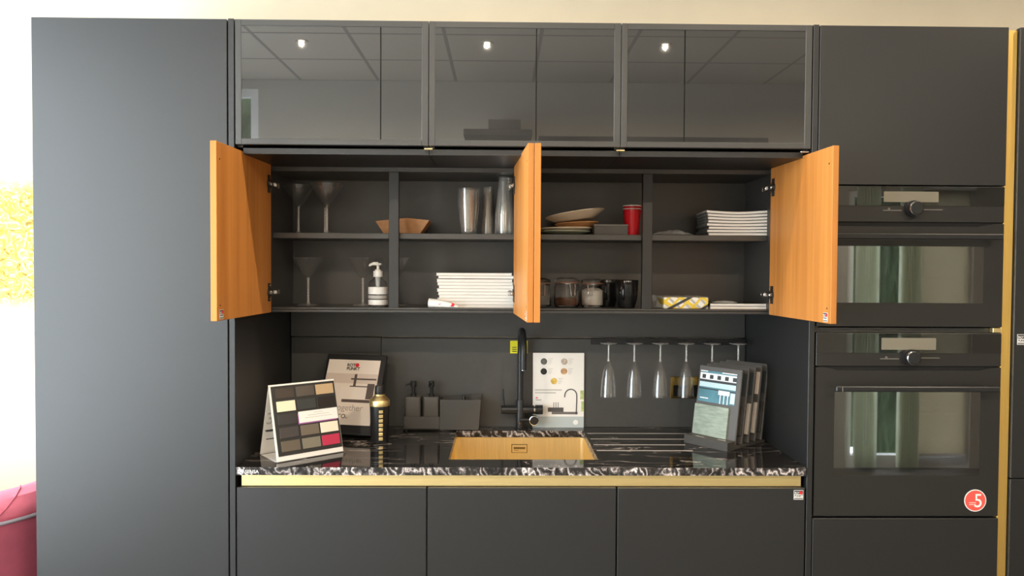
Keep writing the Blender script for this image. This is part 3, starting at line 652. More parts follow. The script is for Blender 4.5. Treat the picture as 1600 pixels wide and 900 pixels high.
ab_ = nt.nodes.new('ShaderNodeMath'); ab_.operation = 'ABSOLUTE'; mxa = nt.nodes.new('ShaderNodeMixRGB'); mxa.inputs[2].default_value = (0.74, 0.70, 0.58, 1)
L_(tc.outputs['Object'], nn.inputs['Vector']); L_(nn.outputs['Fac'], rp.inputs['Fac']); L_(tc.outputs['Object'], sx_.inputs[0]); L_(sx_.outputs['Z'], ab_.inputs[0]); L_(ab_.outputs[0], mr.inputs[0])
L_(mr.outputs[0], mxa.inputs[0]); L_(rp.outputs['Color'], mxa.inputs[1]); L_(mxa.outputs[0], bb.inputs['Base Color']); bb.inputs['Roughness'].default_value = 0.8
t = thing('painting', 'yellow meadow painting on the wall left of the tall cabinet', 'painting', (-2.08, 0.648, 1.65))
b = MB(); b.box(-0.36, 0.27, -0.028, 0.0, -0.347, 0.347, 0.003); b.build('stretcher', M_card, t)
b = MB(); b.box(-0.36, 0.27, -0.030, -0.0285, -0.347, 0.347); b.build('canvas', M_art, t)

t = thing('armchair', 'pink velvet tub armchair seen from behind beside the tall cabinet', 'armchair', (-1.955, 0.272, 0))
def tub(prof_out, prof_in, name, m, a0=-205, a1=25, n=44, rimf=lambda a: 0.0):
    b = MB(); cols = []
    for k in range(n+1):
        a = R(a0+(a1-a0)*k/n); dz = rimf(a); col = []
        for r, z in prof_out+prof_in[::-1]:
            zz = z+dz*max(0, (z-0.3)/0.42) if z > 0.3 else z
            col.append(b.bm.verts.new((r*math.cos(a), r*math.sin(a)*0.92, zz)))
        cols.append(col)
    m_ = len(cols[0])
    for A, B in zip(cols, cols[1:]):
        for j in range(m_):
            f = b.bm.faces.new((A[j], A[(j+1) % m_], B[(j+1) % m_], B[j])); f.smooth = True
    b.bm.faces.new(cols[0]); b.bm.faces.new(cols[-1][::-1])
    return b.build(name, m, t)
slope = lambda a: 0.022*math.cos(a)-0.006
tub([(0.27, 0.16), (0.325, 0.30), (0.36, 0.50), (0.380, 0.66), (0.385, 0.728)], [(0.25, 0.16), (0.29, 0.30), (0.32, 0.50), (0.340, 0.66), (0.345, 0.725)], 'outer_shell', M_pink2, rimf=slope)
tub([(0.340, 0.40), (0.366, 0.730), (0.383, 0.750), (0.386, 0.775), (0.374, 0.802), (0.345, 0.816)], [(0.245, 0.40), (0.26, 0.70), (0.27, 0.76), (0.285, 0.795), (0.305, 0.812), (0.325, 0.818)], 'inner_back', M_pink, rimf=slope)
b = MB(); b.tube([(0.386*math.cos(R(a)), 0.386*math.sin(R(a))*0.92, 0.731+slope(R(a))) for a in range(-205, 26, 5)], 0.006, 10); b.build('piping', M_pipe, t)
b = MB(); b.lathe([(0.0, 0.20), (0.25, 0.20), (0.262, 0.24), (0.262, 0.40), (0.24, 0.44), (0.0, 0.45)], 40); b.build('seat', M_pink, t)
for k in range(4):
    a = R(45+90*k); b = MB(); b.tube([(0.21*math.cos(a), 0.2*math.sin(a), 0.20), (0.25*math.cos(a), 0.24*math.sin(a), 0.0)], [0.018, 0.010], 12); b.build('leg', M_blackmetal, t)
for k, a in enumerate((-140, -108, -76, -44, -14)):
    b = MB(); b.tube([(r_*math.cos(R(a+da)), r_*math.sin(R(a+da))*0.92, z_+slope(R(a+da))*max(0, (z_-0.3)/0.42)) for r_, z_, da in ((0.370, 0.733, 0), (0.3835, 0.750, 2), (0.3865, 0.775, 6), (0.3745, 0.8025, 11), (0.345, 0.8165, 16), (0.31, 0.8145, 20))], 0.0022, 6); b.build('seam', M_pink2, t)

# ------------------------------------------------------------------ glassware
def revolve_part(prof, name, m, parent, n=36, closed=True):
    b = MB(); b.lathe(prof, n, closed=closed); return b.build(name, m, parent)
def martini(loc, label):
    t = thing('martini_glass', label, 'glass', loc, 0, 'martini glasses')
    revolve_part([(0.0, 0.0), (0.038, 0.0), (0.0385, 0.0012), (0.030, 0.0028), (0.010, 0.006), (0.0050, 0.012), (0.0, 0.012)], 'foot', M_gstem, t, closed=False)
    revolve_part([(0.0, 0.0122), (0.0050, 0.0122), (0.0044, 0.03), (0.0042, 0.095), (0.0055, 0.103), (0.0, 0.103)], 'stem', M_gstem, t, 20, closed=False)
    revolve_part([(0.0, 0.1032), (0.0058, 0.1035), (0.017, 0.112), (0.0595, 0.178), (0.0600, 0.179), (0.0585, 0.179), (0.0160, 0.1145), (0.005, 0.108), (0.0, 0.1075)], 'bowl', M_bowl, t, 48, closed=False)
    return t
m0 = martini((-0.823, 0.44, SH1), 'martini glass standing alone at the left end of the upper shelf')
dup(m0, (-0.703, 0.375, SH1), None, 'martini glass in front of the overlapping pair on the upper shelf')
dup(m0, (-0.741, 0.505, SH1), None, 'martini glass behind the overlapping pair on the upper shelf')
dup(m0, (-0.790, 0.45, FL), None, 'martini glass standing alone at the left end of the lower shelf')
dup(m0, (-0.587, 0.45, FL), None, 'martini glass left of the white pump bottle on the lower shelf')
dup(m0, (-0.465, 0.46, FL), None, 'martini glass half hidden behind the centre post on the lower shelf')

# sanitiser bottle
t = thing('pump_bottle', 'clear sanitiser bottle with a white pump beside the centre post', 'bottle', (-0.517, 0.365, FL))
b = MB(); b.lathe([(0.0, 0.001), (0.031, 0.001), (0.034, 0.004), (0.034, 0.078), (0.030, 0.090), (0.014, 0.104), (0.0135, 0.112), (0.012, 0.112), (0.0125, 0.103), (0.028, 0.088), (0.032, 0.077), (0.032, 0.006), (0.0, 0.004)], 40); b.build('bottle', mat('clear_pet', (0.95, 0.96, 0.97), 0.02, trans=1.0, ior=1.2), t)
b = MB()
for z0, z1 in ((0.008, 0.026), (0.046, 0.072)):
    b.lathe([(0.0342, z0), (0.0348, z0), (0.0348, z1), (0.0342, z1)], 40, closed=True)
b.build('label', M_white, t)
b = MB(); b.lathe([(0.0342, 0.030), (0.0347, 0.030), (0.0347, 0.042), (0.0342, 0.042)], 40, closed=True); b.build('label_band', M_lightgrey, t)
b = MB(); b.cyl(0.0165, 0.108, 0.130, n=28, b=0.001); b.cyl(0.011, 0.130, 0.135); b.cyl(0.005, 0.135, 0.150); b.build('collar', M_white, t)
b = MB(); b.cyl(0.0035, 0.012, 0.1075, n=12); b.lathe([(0.0075, 0.074), (0.0095, 0.107)], 16); b.build('dip_tube', M_white, t)
b = MB(); b.cyl(0.013, 0.150, 0.158, n=24, b=0.002)
b.tube([(0.0, 0, 0.155), (-0.015, -0.004, 0.156), (-0.026, -0.008, 0.152), (-0.030, -0.009, 0.147)], [0.007, 0.006, 0.0045, 0.0035], 12); b.build('pump_head', M_white, t)

# ------------------------------------------------------------------ upper shelf, left unit
t = thing('paper_tray', 'brown kraft paper food tray behind the centre post on the upper shelf', 'tray', (-0.43, 0.44, SH1))
b = MB(); bt = [(-0.070, -0.045), (0.060, -0.045), (0.060, 0.045), (-0.070, 0.045)]; tp = [(-0.098, -0.062), (0.096, -0.062), (0.096, 0.062), (-0.098, 0.062)]
zt = [0.046, 0.050, 0.050, 0.046]
vo = [b.bm.verts.new((x, y, 0)) for x, y in bt]; vt = [b.bm.verts.new((x, y, z)) for (x, y), z in zip(tp, zt)]
mid = [b.bm.verts.new(v) for v in ((0.015, -0.066, 0.058), (0.100, 0, 0.045), (0.015, 0.066, 0.058), (-0.102, 0, 0.042))]
for i in range(4): j = (i+1) % 4; b.bm.faces.new((vo[i], vo[j], vt[j], mid[i], vt[i]))
b.bm.faces.new(vo[::-1])
o = b.build('tray', M_kraft, t); sm = o.modifiers.new('thickness', 'SOLIDIFY'); sm.thickness = 0.0012
cup_meshes = {}
def cup_mesh(rr_, rb, h, w=0.0007):
    b = MB(); b.lathe([(0.0, 0.0), (rb, 0.0), (rr_*0.97, h*0.93), (rr_, h-0.003), (rr_+0.0026, h-0.002), (rr_+0.0026, h), (rr_-0.001, h), (rr_*0.97-w, h*0.93), (rb-w, w), (0.0, w)], 30)
    return b
def cup_stack(x, y, rr_, rb, h, n, step, upright, label):
    first = None
    for k in range(n):
        z = SH1 + step*k
        if first is None:
            o = cup_mesh(rr_, rb, h).build('plastic_cup', M_cup); first = o
            tag(o, label, 'cup', label.split(' in ')[1] if ' in ' in label else 'cups')
            if not upright: o.rotation_euler = (math.pi, 0, 0)
        else:
            o = first.copy(); COL.objects.link(o)
        o.location = (x, y, z if upright else z+h)
cup_stack(-0.192, 0.40, 0.040, 0.029, 0.104, 10, 0.0070, True, 'clear plastic cup in the upright nested stack nearest the kraft tray')
cup_stack(-0.1215, 0.45, 0.027, 0.0195, 0.118, 11, 0.0062, False, 'small clear plastic cup in the narrow upturned stack, middle of three')
cup_stack(-0.0560, 0.40, 0.040, 0.026, 0.140, 12, 0.0064, False, 'tall clear plastic cup in the upturned stack beside the oak doors')

# ------------------------------------------------------------------ booklets
def booklet(w, d, h, label, group, loc, rz=0.0, sag=0.0, spine=None, name='catalogue'):
    t = thing(name, label, 'catalogue', loc, rz, group)
    def sheet(z0, z1, inset, m, nm):
        b = MB(); n = 8; x0, x1 = -w/2+inset, w/2-inset
        top = [(x0+(x1-x0)*k/n, z1 + sag*(abs(2*k/n-1)**1.5)) for k in range(n+1)]; bot = [(x0+(x1-x0)*k/n, z0 + sag*(abs(2*k/n-1)**1.5)) for k in range(n+1)]
        b.prism(bot+top[::-1], 0.0+inset, d-inset, 'y'); return b.build(nm, m, t)
    sheet(0, 0.0008, 0, M_cover if spine is None else spine, 'cover'); sheet(0.0010, h-0.0010, 0.002, M_paper, 'pages'); sheet(h-0.0008, h, 0, M_cover if spine is None else spine, 'cover')
    if spine is not None:
        b = MB(); b.box(-w/2-0.001, -w/2, 0, d, 0.0004, h-0.0004); b.build('spine', spine, t)
    return t
z = FL
jit = [0.0, 0.003, -0.002, 0.004, 0.001, -0.003, 0.003, -0.002, -0.004, 0.001, -0.006, 0.002]
for k in range(11):
    h = 0.0108 if k < 9 else 0.0095
    booklet(0.273, 0.20, h, 'white catalogue lying in the thick pile below the two loose top ones' if k < 9 else ('white catalogue second from the top of the thick lower-shelf pile' if k == 9 else 'white catalogue on the very top of the thick lower-shelf pile'), 'white catalogues on the lower shelf', (-0.1625+jit[k], 0.335, z), R(0.4*jit[k]*100), name='catalogue')
    z += h + (0.0006 if k < 8 else 0.0022 if k == 8 else 0.0008)
t = thing('rolled_napkin', 'white paper roll with red spots lying before the catalogue pile', 'napkin', (-0.277, 0.318, FL), R(-7))
b = MB(); b.tube([(-0.052, 0, 0.0165), (-0.02, 0, 0.0150), (0.02, 0, 0.0105), (0.054, 0, 0.0045)], [0.0165, 0.0150, 0.0105, 0.0040], 20); b.build('roll', M_white, t)
for x, rr_ in ((-0.012, 0.014), (0.034, 0.0085)):
    b = MB(); b.lathe([(0, 0), (0.0068, 0.0004), (0.0068, 0.0012), (0, 0.0018)], 14, (0, 0, 0)); b.bm.transform(T(x, -rr_*0.75, rr_*1.25) @ RX(R(60)) @ Matrix.Diagonal((1.2, 1, 1, 1))); b.build('red_spot', M_reddot, t)
M_spine = mat('dark_photo_cover', (0.11, 0.11, 0.10), 0.3, noise=0.9, nscale=14, stretch=(1, 1.5, 3))
z = SH1
for k in range(8):
    h = 0.0102; nm = 'white-paged magazine in the dark-spined pile on the right upper shelf' if k < 7 else 'topmost curling magazine of the dark-spined pile, right upper shelf'
    booklet(0.222+0.004*(k % 2), 0.20, h, nm, 'magazines on the right upper shelf', (0.782+(0.003, 0.0, 0.004, -0.001, 0.001, 0.002, -0.001, -0.003)[k], 0.335, z), R(-4), sag=0.0016*k*0.55, spine=M_spine, name='magazine')
    z += h+0.0006
# crumpled film beside them
def crumple(name, label, cat, loc, sx, sy, sz, m, seed, n=26, rz=0.0):
    rnd = random.Random(seed); b = MB(); vs = []
    for i in range(n+1):
        row = []
        for j in range(n+1):
            u, v = i/n*2-1, j/n*2-1; env = max(0.0, 1-u*u)*max(0.0, 1-v*v)
            zz = sz*(0.06+env*(0.25+0.75*rnd.random()))
            row.append(b.bm.verts.new((sx*u+rnd.uniform(-1, 1)*sx*0.03, sy*v+rnd.uniform(-1, 1)*sy*0.03, zz)))
        vs.append(row)
    for i in range(n):
        for j in range(n): b.bm.faces.new((vs[i][j], vs[i+1][j], vs[i+1][j+1], vs[i][j+1]))
    o = b.build(name, m); o.location = loc; o.rotation_euler = (0, 0, rz); tag(o, label, cat); return o
crumple('plastic_bag', 'crumpled clear plastic bag beside the magazine pile, right upper shelf', 'bag', (0.560, 0.43, SH1), 0.085, 0.08, 0.026, M_wrap, 3, 18)

# ------------------------------------------------------------------ plates, box, red cup
def plate(loc, r, rise, m, label, tilt=(0, 0), name='plate', cat='plate', wall=0.004):
    t = thing(name, label, cat, loc); t.rotation_euler = (tilt[0], tilt[1], 0)
    b = MB(); b.lathe([(0.0, 0.0), (r*0.55, 0.0), (r*0.62, 0.002), (r*0.97, rise-0.002), (r, rise), (r-0.001, rise+wall*0.7), (r*0.94, rise+0.0005), (r*0.60, 0.002+wall), (0.0, wall)], 48)
    b.build('dish', m, t); return t
plate((0.165, 0.445, SH1), 0.098, 0.014, M_ceram_g, 'pale green plate at the bottom of the plate pile')
plate((0.168, 0.445, SH1+0.0085), 0.104, 0.017, M_ceram_w, 'cream plate lying on the pale green plate', (0, R(-1)))
plate((0.210, 0.45, SH1+0.022), 0.083, 0.024, M_bamboo, 'tan wooden bowl between the plates of the pile', (0, R(-3)), 'bowl', 'bowl', 0.005)
plate((0.205, 0.44, SH1+0.055), 0.112, 0.026, M_ceram_w, 'large cream plate tilted on top of the plate pile', (R(-2), R(-9)))
t = thing('cardboard_box', 'flat dark grey box between the plates and the red cup', 'box', (0.324, 0.35, SH1))
b = MB(); b.box(-0.061, 0.061, 0, 0.10, 0, 0.031, 0.001); b.build('base', M_greybox, t)
b = MB(); b.box(-0.0625, 0.0625, -0.0015, 0.1015, 0.0312, 0.0385, 0.001); b.build('lid', mat('grey_card_lid', (0.16, 0.155, 0.145), 0.6), t)
t = thing('party_cup', 'red plastic party cup with a white rim on the upper shelf', 'cup', (0.4055, 0.385, SH1))
b = MB(); pr = [(0.0, 0.0), (0.0235, 0.0), (0.0245, 0.003)]
for k in range(5): pr += [(0.0245+0.0014*k, 0.004+0.018*k), (0.0255+0.0014*k, 0.007+0.018*k)]
pr += [(0.0325, 0.098), (0.0325, 0.108), (0.0312, 0.108), (0.0305, 0.098), (0.0235, 0.004), (0.0, 0.003)]
b.lathe(pr, 40); b.build('cup_body', M_red, t)
for z0, z1 in ((0.0945, 0.0975), (0.1055, 0.1095)):
    b = MB(); b.lathe([(0.0328, z0), (0.0338, z0+0.0008), (0.0338, z1-0.0008), (0.0328, z1)], 40, closed=True); b.build('rim', M_white, t)

# ------------------------------------------------------------------ jars, mugs
def jar(loc, r, h, label, fill, fh, rot=0.0):
    t = thing('glass_jar', label, 'jar', loc, rot, 'clip-top jars')
    b = MB(); b.lathe([(0, 0.001), (r*0.92, 0.001), (r, 0.006), (r, h*0.66), (r*0.90, h*0.74), (r*0.90, h*0.80), (r*0.84, h*0.80), (r*0.84, h*0.74), (r*0.94, h*0.65), (r*0.94, 0.008), (0, 0.005)], 40); b.build('jar_body', M_glass, t)
    b = MB(); b.lathe([(r*0.86, h*0.805), (r*0.94, h*0.805), (r*0.94, h*0.825), (r*0.86, h*0.825)], 40, closed=True); b.build('seal', M_rubber, t)
    b = MB(); b.lathe([(0, h*0.83), (r*0.97, h*0.83), (r*0.99, h*0.86), (r*0.93, h*0.93), (r*0.5, h*0.985), (0, h)], 40); b.build('lid', M_glass, t)
    b = MB(); b.tube([(r*0.93*math.cos(R(a)), r*0.93*math.sin(R(a)), h*0.77) for a in range(0, 360, 12)], 0.0014, 8, closed=True); b.build('wire_collar', M_chrome, t)
    b = MB(); b.tube([(-0.010, -r*0.97, h*0.78), (-0.010, -r*1.10, h*0.66), (-0.007, -r*1.12, h*0.40), (0.007, -r*1.12, h*0.40), (0.010, -r*1.10, h*0.66), (0.010, -r*0.97, h*0.78)], 0.0014, 8); b.build('clip', M_chrome, t)
    if fill: b = MB(); b.lathe([(0, 0.0055), (r*0.90, 0.009), (r*0.925, 0.014), (r*0.925, fh*0.9), (r*0.6, fh), (0, fh*1.05)], 36); b.build('contents', fill, t)
    return t
jar((0.172, 0.42, FL), 0.047, 0.112, 'clip-top glass jar with a little brown coffee in it', M_coffee, 0.038, R(20))
jar((0.268, 0.43, FL), 0.043, 0.108, 'clip-top glass jar half full of white sugar', M_sugar, 0.068, R(-15))
jar((0.072, 0.44, FL), 0.042, 0.108, 'empty clip-top glass jar half hidden by the middle oak doors', None, 0, R(10))
def mug(loc, rot, label):
    t = thing('mug', label, 'mug', loc, rot, 'black mugs')
    b = MB(); b.lathe([(0, 0.0), (0.026, 0.0), (0.030, 0.002), (0.038, 0.030), (0.0425, 0.070), (0.0435, 0.100), (0.0425, 0.1015), (0.0405, 0.100), (0.0395, 0.070), (0.034, 0.030), (0.026, 0.006), (0, 0.005)], 44); b.build('mug_body', M_mug, t)
    b = MB(); b.tube([(0.0, -0.0400, 0.086), (0, -0.055, 0.088), (0, -0.066, 0.074), (0, -0.066, 0.054), (0, -0.058, 0.038), (0, -0.0375, 0.031)], 0.0050, 12); b.build('handle', M_mug, t)
    return t
mug((0.327, 0.46, FL), R(-12), 'black mug behind the other one, next to the sugar jar')
mug((0.3855, 0.372, FL), R(-26), 'black mug in front, next to the right centre post')

# ------------------------------------------------------------------ napkins and magazines, right lower shelf
M_geo = bpy.data.materials.new('yellow_grey_geometric_print'); M_geo.use_nodes = True; nt = M_geo.node_tree; bb = nt.nodes['Principled BSDF']; L_ = nt.links.new
tc = nt.nodes.new('ShaderNodeTexCoord')
def stripes(rot, scale, lo, hi):
    mp = nt.nodes.new('ShaderNodeMapping'); mp.inputs['Rotation'].default_value = (0, R(rot), 0); w = nt.nodes.new('ShaderNodeTexWave'); w.inputs['Scale'].default_value = scale; w.inputs['Distortion'].default_value = 0.6; w.inputs['Detail'].default_value = 0
    r = nt.nodes.new('ShaderNodeValToRGB'); r.color_ramp.interpolation = 'CONSTANT'; r.color_ramp.elements[0].color = (0, 0, 0, 1); r.color_ramp.elements[1].position = lo; r.color_ramp.elements[1].color = (1, 1, 1, 1)
    L_(tc.outputs['Object'], mp.inputs['Vector']); L_(mp.outputs[0], w.inputs['Vector']); L_(w.outputs['Fac'], r.inputs['Fac']); return r
prev = None
for rot, sc, lo, col in ((48, 13, 0.74, (0.45, 0.44, 0.42)), (-42, 11, 0.80, (0.78, 0.56, 0.06)), (55, 7, 0.84, (0.78, 0.56, 0.06)), (-60, 5.5, 0.93, (0.04, 0.04, 0.045))):
    s_ = stripes(rot, sc, lo, None); mx = nt.nodes.new('ShaderNodeMixRGB'); mx.inputs[1].default_value = (0.82, 0.80, 0.75, 1); mx.inputs[2].default_value = (*col, 1); L_(s_.outputs['Color'], mx.inputs[0])
    if prev: L_(prev.outputs[0], mx.inputs[1])
    prev = mx
L_(prev.outputs[0], bb.inputs['Base Color']); bb.inputs['Roughness'].default_value = 0.5
t = thing('napkin_pack', 'pack of napkins printed in yellow, grey and black stripes', 'napkins', (0.592, 0.325, FL), R(-2))
b = MB(); b.box(-0.080, 0.080, 0, 0.155, 0.0, 0.041, 0.002); b.build('napkins', M_geo, t)
b = MB(); b.box(-0.0815, 0.0815, -0.0015, 0.1565, 0.0412, 0.0436, 0.0008); b.build('wrapper_fold', M_wrap, t)
crumple('plastic_wrapping', 'crumpled clear wrapping left of the striped napkin pack', 'wrapping', (0.490, 0.42, FL), 0.024, 0.10, 0.055, M_wrap, 9, 14)
M_darkcov = mat('black_magazine_cover', (0.03, 0.03, 0.03), 0.25)
booklet(0.208, 0.20, 0.0095, 'white-edged magazine at the bottom beside the striped napkins', 'magazines beside the napkins', (0.783, 0.325, FL), 0.0, name='magazine')
t = booklet(0.206, 0.20, 0.0098, 'black-covered magazine with a white oval on top, beside the striped napkins', 'magazines beside the napkins', (0.782, 0.327, FL+0.0102), 0.0, spine=M_darkcov, name='magazine')
b = MB(); b.lathe([(0, 0.0065), (0.030, 0.004), (0.046, 0.0), (0, 0.0)], 32, (-0.025, 0.085, 0.0099)); b.build('raised_page', M_white, t)

# ------------------------------------------------------------------ on the worktop: colour sample tent card
WT = WZ1
t = thing('sample_card', 'white tent card with rows of colour swatches on the left of the worktop', 'sample card', (-0.785, 0.046, WT+0.0005), R(40))
wd, dp, hh = 0.234, 0.142, 0.241
ang = math.atan2(dp/2, hh); ln = math.hypot(dp/2, hh)
FM = RX(-ang)                      # leaf plane: x across, z up the leaf, -y outward
b = MB(); b.M = FM; b.box(0, wd, -0.0005, 0.004, 0.002, ln, 0.0006); b.build('front_leaf', M_card, t)
b = MB(); b.M = T(0, dp, 0) @ RX(ang); b.box(0, wd, -0.004, 0.0, 0.002, ln-0.003, 0.0006); bk = b.build('back_leaf', M_card, t)
b = MB(); b.box(0.0, wd, 0.012, dp-0.012, 0.0, 0.002); b.build('base_flap', M_card, t)
b = MB(); b.M = FM; b.box(0.006, wd-0.0015, -0.0016, -0.0006, 0.018, ln-0.006, 0.0003); b.build('black_panel', mat('black_card', (0.025, 0.025, 0.023), 0.6), t)
sw = [(0, 0, (0.050, 0.040, 0.032)), (1, 0, (0.085, 0.072, 0.060)), (2, 0, (0.50, 0.36, 0.21)),
      (0, 1, (0.82, 0.76, 0.56)), (1, 1, (0.040, 0.046, 0.046)), (2, 1, (0.016, 0.016, 0.015)),
      (0, 2, (0.042, 0.040, 0.040)), (0, 3, (0.060, 0.052, 0.050)), (1, 3, (0.16, 0.13, 0.10)), (2, 3, (0.85, 0.77, 0.62)),
      (0, 4, (0.13, 0.105, 0.078)), (1, 4, (0.21, 0.19, 0.145)), (2, 4, (0.50, 0.035, 0.085))]
pw, ph = wd-0.0075, ln-0.024
for cx, ry, c in sw:
    x0 = 0.006+pw*(0.055, 0.375, 0.685)[cx]; x1 = x0+pw*0.285; z1 = ln-0.006-ph*(0.035+0.190*ry); z0 = z1-ph*0.150
    b = MB(); b.M = FM; b.box(x0, x1, -0.0034, -0.0017, z0, z1, 0.0005); b.build('swatch', mat('swatch_colour', c, 0.4), t)
x0 = 0.006+pw*0.365; x1 = 0.006+pw*0.985; z1 = ln-0.006-ph*0.405; z0 = z1-ph*0.165
b = MB(); b.M = FM; b.box(x0-0.003, x1-0.004, -0.0040, -0.0032, z0-0.004, z1-0.004); b.build('label_backing', mat('purple_print', (0.32, 0.10, 0.30), 0.5), t)
b = MB(); b.M = FM; b.box(x0, x1, -0.0048, -0.0040, z0, z1); lb = b.build('paper_label', M_white, t)
b = MB(); b.M = FM
for k, (u0, u1) in enumerate(((0.38, 0.62), (0.22, 0.78), (0.15, 0.85))): b.box(x0+(x1-x0)*u0, x0+(x1-x0)*u1, -0.0051, -0.0048, z1-0.007-0.0075*k, z1-0.0082-0.0075*k)
b.build('label_print', M_lightgrey, lb)
BM = T(0, dp, 0) @ RX(ang) @ T(0, -0.0043, 0)
text('30', 0.060, BM @ T(0.004, 0, 0.112) @ FRONT, M_lightgrey, bk, sx=1.0, ext=0.0002)
b = MB(); b.M = BM
for k, (z_, w_) in enumerate(((0.088, 0.05), (0.084, 0.06), (0.055, 0.04))): b.box(0.006+0.004*k, 0.006+w_, -0.0003, 0, z_, z_+0.003)
b.build('printed_lines', M_ink, bk)

# brochure on a tilted black holder
t = thing('brochure_holder', 'tilted black holder behind the swatch card and shaker', 'holder', (-0.668, 0.425, WT), R(-13))
HL = math.radians(25)
HM = RX(-HL)
b = MB(); b.M = HM; b.box(-0.112, 0.132, 0.0, 0.012, 0.006, 0.322, 0.002); b.box(-0.112, 0.132, -0.016, 0.0, 0.006, 0.012, 0.001); b.build('back_plate', M_blackmetal, t)
b = MB(); b.tube([(0, 0.118, 0.235), (0, 0.118, 0.004)], 0.005, 10); b.box(-0.04, 0.04, 0.108, 0.125, 0.0, 0.006, 0.001); b.build('prop', M_blackmetal, t)
bt = thing('brochure', 'cream brochure with the two-word mark and red dot on the tilted black holder', 'brochure', (-0.668, 0.425, WT), R(-13))
M_cream = mat('cream_print', (0.86, 0.76, 0.67), 0.45); M_tan = mat('tan_print', (0.70, 0.58, 0.50), 0.5); M_brown = mat('brown_print', (0.10, 0.075, 0.065), 0.5)
bx0, bx1, bz0, bz1 = -0.100, 0.112, 0.045, 0.298
b = MB(); b.M = HM; b.box(bx0, bx1, -0.0042, -0.0005, bz0, bz1); b.build('sheet', M_cream, bt)
def bp(x0, x1, z0, z1, m, nm='printed_picture', y=-0.0048):
    b = MB(); b.M = HM; b.box(bx0+x0, bx0+x1, y, -0.0043, bz0+z0, bz0+z1); return b.build(nm, m, bt)
bp(0.0, 0.212, 0.160, 0.198, M_tan); bp(0.118, 0.128, 0.148, 0.196, M_brown, y=-0.0054); bp(0.105, 0.208, 0.174, 0.180, M_brown, y=-0.0051); bp(0.105, 0.180, 0.146, 0.150, M_brown, y=-0.0051)
bp(0.176, 0.205, 0.100, 0.160, M_brown, y=-0.0049); bp(0.082, 0.205, 0.086, 0.097, M_brown, y=-0.0052); bp(0.070, 0.176, 0.097, 0.146, mat('pale_print', (0.88, 0.79, 0.71), 0.5), y=-0.0046)
b = MB(); b.M = HM; b.disc(0.008, -0.0052, (bx0+0.120, bz0+0.232), 0.0010, 24); b.build('red_dot', M_reddot, bt)
text('ROT', 0.0165, HM @ T(bx0+0.079, -0.0047, bz0+0.2265) @ FRONT, M_ink, bt, bold=0.0004)
text('PUNKT', 0.0165, HM @ T(bx0+0.079, -0.0047, bz0+0.212) @ FRONT, M_ink, bt, bold=0.0004)
text('together', 0.033, HM @ T(bx0+0.058, -0.0047, bz0+0.054) @ FRONT, mat('brown_grey_ink', (0.42, 0.36, 0.32), 0.5), bt)
text('pro.', 0.036, HM @ T(bx0+0.058, -0.0047, bz0+0.024) @ FRONT, mat('dark_brown_ink', (0.16, 0.12, 0.10), 0.5), bt)

# cocktail shaker
t = thing('cocktail_shaker', 'matt black and gold cocktail shaker in front of the brochure holder', 'shaker', (-0.508, 0.350, WT))
b = MB(); b.lathe([(0, 0.0), (0.030, 0.0), (0.0315, 0.003), (0.0350, 0.131), (0, 0.131)], 44); b.build('body', M_blackmetal, t)
b = MB(); b.lathe([(0, 0.1312), (0.0362, 0.1312), (0.0368, 0.134), (0.0368, 0.150), (0.0350, 0.153), (0.0215, 0.166), (0.0195, 0.168), (0.0195, 0.173), (0, 0.173)], 44); b.build('shoulder', M_gold, t)
b = MB(); b.lathe([(0, 0.1735), (0.0180, 0.1735), (0.0185, 0.176), (0.0172, 0.200), (0.0150, 0.204), (0, 0.204)], 36); b.build('cap', M_blackmetal, t)
for k in range(7):
    zz = 0.016+0.0163*k; r_k = 0.0318+(0.0350-0.0318)*zz/0.131
    b = MB(); b.M = RZ(R(17)) @ T(0, -r_k, zz)
    b.box(-0.0075, 0.0075, -0.0012, 0.004, -0.0058, 0.0058, 0.0012); b.build('measuring_mark', M_gold, t)

# soap dispensers in a caddy
Yd = 0.53
def dx(x, y=640): return at(x, y, Yd).x
def dz(y, x=690): return at(x, y, Yd).z
t = thing('sink_caddy', 'dark grey caddy with a tall open box section left of the tap', 'caddy', (dx(690), Yd, WT), world=True)
M_caddy = mat('anthracite_plastic', (0.062, 0.058, 0.052), 0.45); M_caddy2 = mat('anthracite_bottle', (0.075, 0.070, 0.063), 0.3)
b = MB(); x0, x1 = dx(629.5), dx(687); zt = dz(651)
b.box(x0, x1, Yd, Yd+0.065, WT+0.004, WT+0.008); b.box(x0, x1, Yd, Yd+0.003, WT+0.004, zt, 0.001); b.box(x0, x1, Yd+0.062, Yd+0.065, WT+0.004, zt); b.box(x0, x0+0.003, Yd, Yd+0.065, WT+0.004, zt); b.build('tray', M_caddy, t)
b = MB(); xb0, xb1, xt1 = dx(687.3), dx(748), dx(751.5); zt2 = dz(624.5)
b.prism([(xb0, WT+0.004), (xb1, WT+0.004), (xt1, zt2), (xb0, zt2)], Yd-0.001, Yd+0.003, 'y'); b.prism([(xb0, WT+0.004), (xb1, WT+0.004), (xt1, zt2+0.012), (xb0, zt2)], Yd+0.062, Yd+0.066, 'y')
b.prism([(xb0, WT+0.004), (xb0+0.003, WT+0.004), (xb0+0.003, zt2), (xb0, zt2)], Yd+0.003, Yd+0.062, 'y'); b.prism([(xb1-0.003, WT+0.004), (xb1, WT+0.004), (xt1, zt2), (xt1-0.003, zt2)], Yd+0.003, Yd+0.062, 'y')
b.box(xb0, xb1, Yd, Yd+0.065, WT+0.004, WT+0.008); b.build('open_box', M_caddy, t)
for fx in (x0+0.012, xb1-0.012):
    for fy in (Yd+0.008, Yd+0.055):
        b = MB(); b.cyl(0.005, WT, WT+0.004, (fx, fy, 0), n=12); b.build('foot', M_blackmetal, t)
